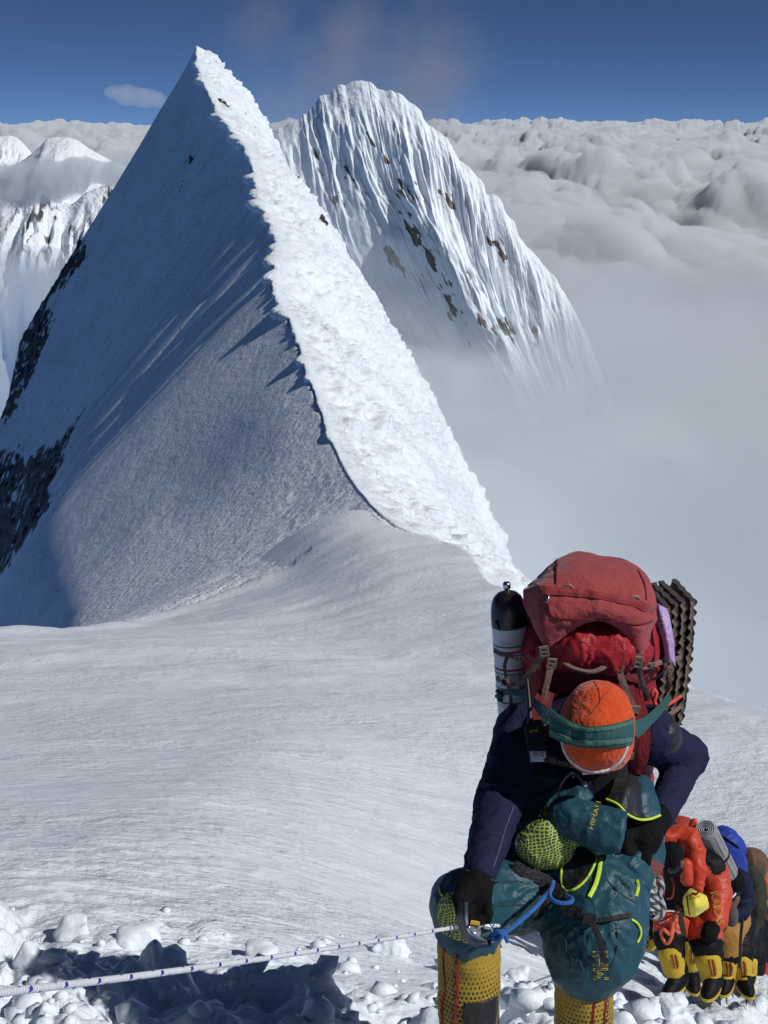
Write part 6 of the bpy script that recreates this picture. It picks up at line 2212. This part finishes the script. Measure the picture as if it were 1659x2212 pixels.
tag(YB, 'yellow drawstring bag with red print held by the red-suited climber', 'bag')
tyb = surf(YB)
lettering(tyb, 'KAILAS', (1489, 1944), (1513, 1938), 5, M_REDT, YB, off=0.004, D=9.5)
tube('printed_emblem', layp(tyb, [(1491, 1936), (1497, 1929), (1503, 1933), (1509, 1927)], 0.006, 9.5), 0.006, M_REDT, YB, sides=6)
strap('red_stripe', layp(tyb, [(1484, 1936), (1486, 1956), (1490, 1976)], 0.004, 9.5), 0.012, M_REDT, YB)
OL = tube('orange_lanyard', [at(1468, 1964, 9.7), at(1456, 1975, 9.62), at(1452, 2005, 9.6), at(1446, 2018, 9.6), at(1434, 2008, 9.6), at(1428, 2014, 9.62), at(1434, 2032, 9.62), at(1442, 2038, 9.6), at(1450, 2026, 9.6), at(1454, 2005, 9.62)], 0.012, M_ORC, None, n=90)
tag(OL, 'orange rope lanyard looped in front of the red-suited climber', 'lanyard')
DV = empty('belay_device', at(1424, 1995, 9.6))
tag(DV, 'small silver and red rope device clipped to the rope before the red-suited climber', 'rope clamp')
tube('frame', [at(1414, 1992, 9.6), at(1424, 1986, 9.58), at(1436, 1990, 9.6), at(1430, 2002, 9.6), at(1416, 2000, 9.6), at(1414, 1992, 9.6)], 0.010, plain('red_anodised', (0.35, 0.04, 0.03), 0.3, 0.8), DV, sides=8)
tube('pin', [at(1424, 1994, 9.58), at(1444, 1986, 9.58)], 0.006, M_STEEL, DV, sides=8)
# pack of the red climber, mostly behind the hood
PKA = blob('backpack', [(1468, 1800, 10.35, 0.13), (1475, 1880, 10.45, 0.17), (1480, 1940, 10.5, 0.15)], fabric('red_pack_cloth', (0.34, 0.03, 0.02), 0.6, 0.2, (9, 0.5), 300), None, 0.05, 0.014, ((7, 0.016),), 37)
tag(PKA, 'dark red backpack behind the head of the red-suited climber', 'backpack')
tube('axe_loop', [at(1436, 1806, 9.95), at(1428, 1782, 10.0), at(1424, 1772, 10.0), at(1432, 1770, 10.0), at(1440, 1778, 10.0), at(1438, 1795, 9.98)], 0.010, M_BLK, PKA, sides=7)
blob('axe_head', [(1444, 1784, 10.05, 0.03), (1456, 1786, 10.05, 0.03), (1464, 1790, 10.05, 0.03)], M_BLACKP, PKA, 0.02, 0.010, None, 2)
tube('pick_guard', [at(1488, 1800, 10.1), at(1496, 1778, 10.1), at(1500, 1776, 10.1), at(1502, 1800, 10.1)], 0.022, M_SUITR, PKA, sides=8)

# ---- rolled grey mat
MT = empty('rolled_mat', at(1575, 1890, 10.4))
tag(MT, 'grey rolled foam mat showing its spiral end between the red hood and the blue pack', 'sleeping mat')
ma, mb = at(1524, 1792, 9.98), at(1571, 1884, 10.42)
max_ = ma - mb; mlen = np.linalg.norm(max_); max_ = max_ / mlen
lathe('mat_roll', [(0.001, 0.0), (0.078, 0.0), (0.081, 0.01), (0.080, mlen * 0.45), (0.083, mlen * 0.5), (0.080, mlen * 0.55), (0.081, mlen - 0.01), (0.076, mlen), (0.001, mlen - 0.012)], mb, max_, M_GREYM, MT, 36)
MBs = basis(max_, (0, 1, 0.2))
sp = []
for i in range(120):
    a = i / 120 * 2 * math.pi * 4.6
    r = 0.010 + 0.064 * i / 120
    sp.append(ma + MBs @ np.array([r * math.cos(a), r * math.sin(a), 0.001]))
tube('mat_spiral', sp, 0.0042, plain('spiral_edge', (0.40, 0.42, 0.44), 0.6), MT, n=240, sides=6)
lathe('mat_end', [(0.001, mlen - 0.006), (0.072, mlen - 0.004)], mb, max_, plain('mat_end_dark', (0.04, 0.045, 0.06), 0.7), MT, 36)
lathe('mat_strap', [(0.083, mlen * 0.42), (0.085, mlen * 0.42), (0.085, mlen * 0.46), (0.083, mlen * 0.46)], mb, max_, M_BLK, MT, 36)
for k in range(12):
    a = k / 12 * 2 * math.pi
    d_ = MBs @ np.array([math.cos(a) * 0.0795, math.sin(a) * 0.0795, 0])
    tube('mat_rib', [mb + d_ + max_ * 0.012, mb + d_ + max_ * (mlen - 0.016)], 0.0042, plain('mat_rib_shade', (0.20, 0.19, 0.18), 0.8), MT, n=8, sides=6)

# ---- B: navy jacket, mustard trousers, blue pack
PB_, PBb = figure('climber in a navy jacket and mustard trousers with a dark head, third in line', at(1592, 2128, 11.0),
                  [(M_NAV2, [(1592, 1905, 10.8, 0.11), (1595, 1945, 10.9, 0.125), (1586, 1985, 11.0, 0.12)]),
                   (M_NAV2, [(1602, 1905, 10.9, 0.09), (1610, 1950, 10.85, 0.07), (1603, 1972, 10.7, 0.055), (1585, 1975, 10.6, 0.045)]),
                   (M_MUST, [(1580, 1985, 10.9, 0.15), (1570, 2020, 10.7, 0.13), (1572, 2044, 10.7, 0.115)]),
                   (M_BLK, [(1572, 2062, 10.7, 0.10), (1570, 2118, 10.8, 0.055)]),
                   (M_BLK, [(1600, 2000, 10.95, 0.12), (1600, 2060, 10.8, 0.10), (1602, 2120, 10.85, 0.055)])], seed=41)
blob('hair', [(1576, 1898, 10.55, 0.095), (1582, 1905, 10.53, 0.09)], M_BLACKF, PB_, 0.03, 0.010, ((26, 0.010),), 43)
blob('face', [(1582, 1922, 10.52, 0.07), (1580, 1938, 10.50, 0.05)], M_NAV2, PB_, 0.03, 0.010, None, 1)
tube('white_collar', [at(1572, 1940, 10.42), at(1582, 1938, 10.40), at(1589, 1930, 10.42)], 0.008, M_WHITE, PB_, sides=6)
blob('hand', [(1578, 1956, 10.5, 0.045), (1586, 1940, 10.5, 0.04), (1574, 1964, 10.5, 0.03)], M_SKIN, PB_, 0.02, 0.009, None, 1)
blob('knit_mitten', [(1578, 1972, 10.55, 0.06), (1580, 1988, 10.55, 0.05)], fabric('patterned_knit', (0.06, 0.06, 0.065), 0.9, 0.8, (40, 0.4), 200), PB_, 0.02, 0.010, None, 2)
shin(PB_, [(1567, 2078, 10.7, 0.085), (1569, 2110, 10.75, 0.07)], [(1570, 2114, 10.75, 0.066), (1570, 2124, 10.75, 0.062), (1566, 2128, 10.6, 0.05)], 45)
shin(PB_, [(1597, 2076, 10.78, 0.095), (1601, 2112, 10.8, 0.075)], [(1602, 2116, 10.8, 0.07), (1604, 2126, 10.8, 0.066), (1616, 2134, 10.66, 0.05)], 47)
BPK = blob('backpack', [(1562, 1820, 11.1, 0.125), (1569, 1835, 11.1, 0.13), (1578, 1872, 11.15, 0.115), (1582, 1895, 11.2, 0.09)], M_BLUEP, None, 0.06, 0.013, ((6, 0.018), (14, 0.007)), 49)
tag(BPK, 'tall royal blue backpack behind the grey rolled mat', 'backpack')
tube('pack_lash', layp(surf(BPK), [(1556, 1806), (1576, 1816), (1596, 1832)], 0.006, 10.9), 0.008, M_BLK, BPK, sides=6)

# ---- C: olive jacket, brown pack
PC_, PCb = figure('climber in an olive jacket under a brown pack, fourth in line', at(1622, 2120, 11.8),
                  [(M_OLIV, [(1622, 1905, 11.5, 0.10), (1626, 1950, 11.6, 0.105), (1622, 2000, 11.8, 0.10)]),
                   (M_OLIV, [(1630, 1910, 11.5, 0.10), (1634, 1965, 11.4, 0.085), (1622, 2008, 11.35, 0.06), (1612, 2025, 11.3, 0.045)]),
                   (M_BLK, [(1618, 2000, 11.8, 0.13), (1616, 2060, 11.6, 0.10), (1618, 2110, 11.7, 0.06)]),
                   (M_BLK, [(1632, 2000, 11.9, 0.12), (1634, 2060, 11.8, 0.10), (1634, 2110, 11.9, 0.06)])], seed=51)
blob('hood', [(1618, 1888, 11.4, 0.085), (1622, 1900, 11.4, 0.08)], M_OLIV, PC_, 0.03, 0.012, ((12, 0.006),), 53)
tube('green_rope_coil', [at(1604, 1900, 11.3), at(1614, 1920, 11.28), at(1616, 1950, 11.3), at(1608, 1960, 11.3)], 0.020, fabric('green_rope', (0.03, 0.06, 0.04)), PC_, sides=8)
shin(PC_, [(1615, 2078, 11.55, 0.08), (1617, 2104, 11.6, 0.07)], [(1618, 2108, 11.6, 0.066), (1618, 2118, 11.6, 0.06), (1612, 2122, 11.45, 0.05)], 55, trim=False)
CPK = blob('backpack', [(1616, 1858, 11.9, 0.105), (1625, 1864, 11.9, 0.115), (1630, 1890, 12.0, 0.10)], M_BRNP, None, 0.05, 0.013, ((6, 0.018), (14, 0.008)), 57)
tag(CPK, 'rounded brown backpack right of the royal blue one', 'backpack')
tube('pack_clip', [at(1606, 1842, 11.7), at(1612, 1848, 11.7), at(1604, 1852, 11.7), at(1612, 1858, 11.7), at(1606, 1864, 11.7)], 0.016, M_BLK, CPK, sides=6)

# ---- D: orange suit at the right edge
PD_, PDb = figure('climber in an orange suit with red boots at the right edge, last in line', at(1642, 2124, 12.4),
                  [(M_SUITO, [(1652, 1925, 12.2, 0.11), (1656, 1965, 12.3, 0.14), (1652, 2010, 12.4, 0.14)]),
                   (M_SUITO, [(1640, 1935, 12.1, 0.09), (1634, 1975, 12.0, 0.08), (1622, 2005, 11.9, 0.055)]),
                   (M_SUITO, [(1668, 1935, 12.2, 0.10), (1676, 1985, 12.1, 0.085), (1668, 2020, 12.0, 0.06)]),
                   (M_SUITO, [(1648, 2010, 12.3, 0.14), (1646, 2028, 12.2, 0.13)]),
                   (M_BLK, [(1645, 2045, 12.15, 0.125), (1642, 2075, 12.15, 0.10), (1640, 2115, 12.2, 0.06)]),
                   (M_SUITO, [(1664, 2010, 12.4, 0.14), (1668, 2030, 12.3, 0.13)]),
                   (M_BLK, [(1668, 2050, 12.25, 0.12), (1670, 2075, 12.25, 0.10), (1672, 2115, 12.3, 0.06)])], seed=61)
blob('hood', [(1650, 1905, 12.0, 0.095), (1652, 1920, 12.0, 0.09)], M_SUITO, PD_, 0.03, 0.012, ((10, 0.010),), 63)
lg, lb = shin(PD_, [(1638, 2082, 12.1, 0.085), (1638, 2108, 12.1, 0.074)], [(1638, 2112, 12.1, 0.07), (1638, 2120, 12.1, 0.066), (1630, 2124, 11.95, 0.05)], 65, M_REDB, plain('grey_boot', (0.35, 0.36, 0.38), 0.5), trim=False)
lettering(surf(lg), 'MILLET', (1627, 2074), (1629, 2106), 7, M_WHITE, lg, off=0.006, D=12)
shin(PD_, [(1670, 2082, 12.2, 0.085), (1670, 2108, 12.2, 0.074)], [(1670, 2112, 12.2, 0.07), (1670, 2122, 12.2, 0.066), (1664, 2126, 12.05, 0.05)], 67, M_REDB, plain('grey_boot_b', (0.35, 0.36, 0.38), 0.5), trim=False)
DPK = blob('backpack', [(1662, 1882, 12.5, 0.12), (1670, 1890, 12.5, 0.13), (1674, 1915, 12.6, 0.13)], M_NAVP, None, 0.05, 0.014, ((6, 0.018),), 69)
tag(DPK, 'dark navy backpack cut by the right edge of the picture', 'backpack')
AX = tube('ice_axe', [at(1604, 1985, 10.4), at(1600, 2030, 10.45), at(1598, 2090, 10.6)], 0.012, M_BLACKP, None, sides=8)
tag(AX, 'dark ice axe shaft standing between the navy and olive climbers', 'ice axe')

# ================================================================== SNOW BLOCKS THROWN UP BESIDE THE TRACK
_near = BVHTree.FromPolygons([tuple(v) for v in SLOPE_V[:SLOPE_NC * 330]], [tuple(f) for f in grid_faces(330, SLOPE_NC).tolist()])


M_BLOCK = snow_material('packed_snow', 40, 7, 0.25, 0.2, 0.5)


def snow_block(dx, dy, w, hgt, label, seed):
    """angular chunk of wind-packed snow resting on the slope"""
    h = _near.ray_cast(Vector((0, 0, 0)), Vector(raydir(dx, dy)).normalized())
    if h[0] is None:
        return
    p = np.array(h[0])
    D = p[1] * CP - p[2] * SP
    rw, rh = 0.78 * w * D / F / 2, 0.8 * hgt * D / F / 2
    r_ = np.random.default_rng(seed)
    c = p + np.array([0, rw * 0.3, rh * 0.1])
    cuts = []
    for k in range(9):
        n = r_.normal(size=3); n /= np.linalg.norm(n)
        cuts.append((n, (0.42 + 0.42 * r_.random())))
    def f(P):
        q = (P - c) / np.array([rw, rw * 0.85, rh])
        d = np.linalg.norm(q, axis=1) - 1.05
        for n, o_ in cuts:
            d = smax(d, q @ n - o_, 0.26)
        d = d * min(rw, rh)
        return d + 0.22 * min(rw, rh) * fbm(P / rw * 1.2, 3, seed)
    R3 = np.array([rw, rw, rh]) * 1.35
    o = sdf_part('snow_block', f, c - R3, c + R3, max(rw, rh) / 20, M_BLOCK, None, sm=2)
    tag(o, label, 'snow block', 'snow blocks beside the track')


for a in ((842, 2058, 112, 80, 'flat-topped snow block standing beyond the rope, left of the nearest climber', 401),
          (300, 2040, 150, 78, 'long rounded snow block above the dark shadow at the left', 402),
          (165, 2018, 130, 72, 'rough snow block farthest back above the shadow at the left', 403),
          (60, 2085, 130, 90, 'snow block cut by the left edge above the rope', 404),
          (560, 2068, 120, 70, 'snow block beside the right end of the upper shadow', 405),
          (495, 2160, 78, 90, 'tall snow lump standing in the shadow below the rope', 406),
          (250, 2150, 120, 70, 'broken snow block just under the rope at the left', 407),
          (700, 2040, 44, 26, 'small flat snow chip lying on the smooth crust', 408),
          (1160, 2030, 40, 26, 'small snow chunk seen between the legs of the nearest climber', 409),
          (1120, 2120, 90, 60, 'snow lump between the two yellow gaiters', 410),
          (1450, 2185, 110, 60, 'snow block in front of the red-suited climber', 411),
          (1600, 2190, 120, 70, 'snow block at the lower right corner', 412)):
    snow_block(*a)


# small broken crumbs strewn along the track, too many to count
def rubble():
    r_ = np.random.default_rng(99)
    bm = bmesh.new()
    bmesh.ops.create_icosphere(bm, subdivisions=1, radius=1.0)
    base = np.array([v.co for v in bm.verts]); tri = np.array([[v.index for v in f.verts] for f in bm.faces])
    bm.free()
    V, Fc, k = [], [], 0
    tr = np.array(TRACK)
    made = 0
    while made < 900:
        i = r_.integers(0, len(tr) - 1)
        p = tr[i] + (tr[i + 1] - tr[i]) * r_.random() + r_.normal(size=2) * 0.65
        if p[1] < 2.6 or p[1] > 13 or abs(p[0] - 0.62) < 0.42 and abs(p[1] - 3.6) < 0.5:
            continue
        h = _near.ray_cast(Vector((p[0], p[1], 20)), Vector((0, 0, -1)))
        if h[0] is None:
            continue
        s = 0.012 + 0.05 * r_.random() ** 3.0
        q = base * (0.65 + 0.6 * r_.random((len(base), 1))) * s * np.array([1.2, 1.0, 0.75])
        a = r_.random() * 6.28
        q = q @ np.array([[math.cos(a), -math.sin(a), 0], [math.sin(a), math.cos(a), 0], [0, 0, 1]])
        V.append(q + np.array([p[0], p[1], h[0].z + s * 0.3])); Fc.append(tri + k); k += len(base)
        made += 1
    me = mesh_from('snow_crumbs', np.concatenate(V), np.concatenate(Fc), False)
    o = link('snow_crumbs', me, M_BLOCK)
    tag(o, 'small broken snow crumbs strewn along the trodden track', kind='stuff')


rubble()
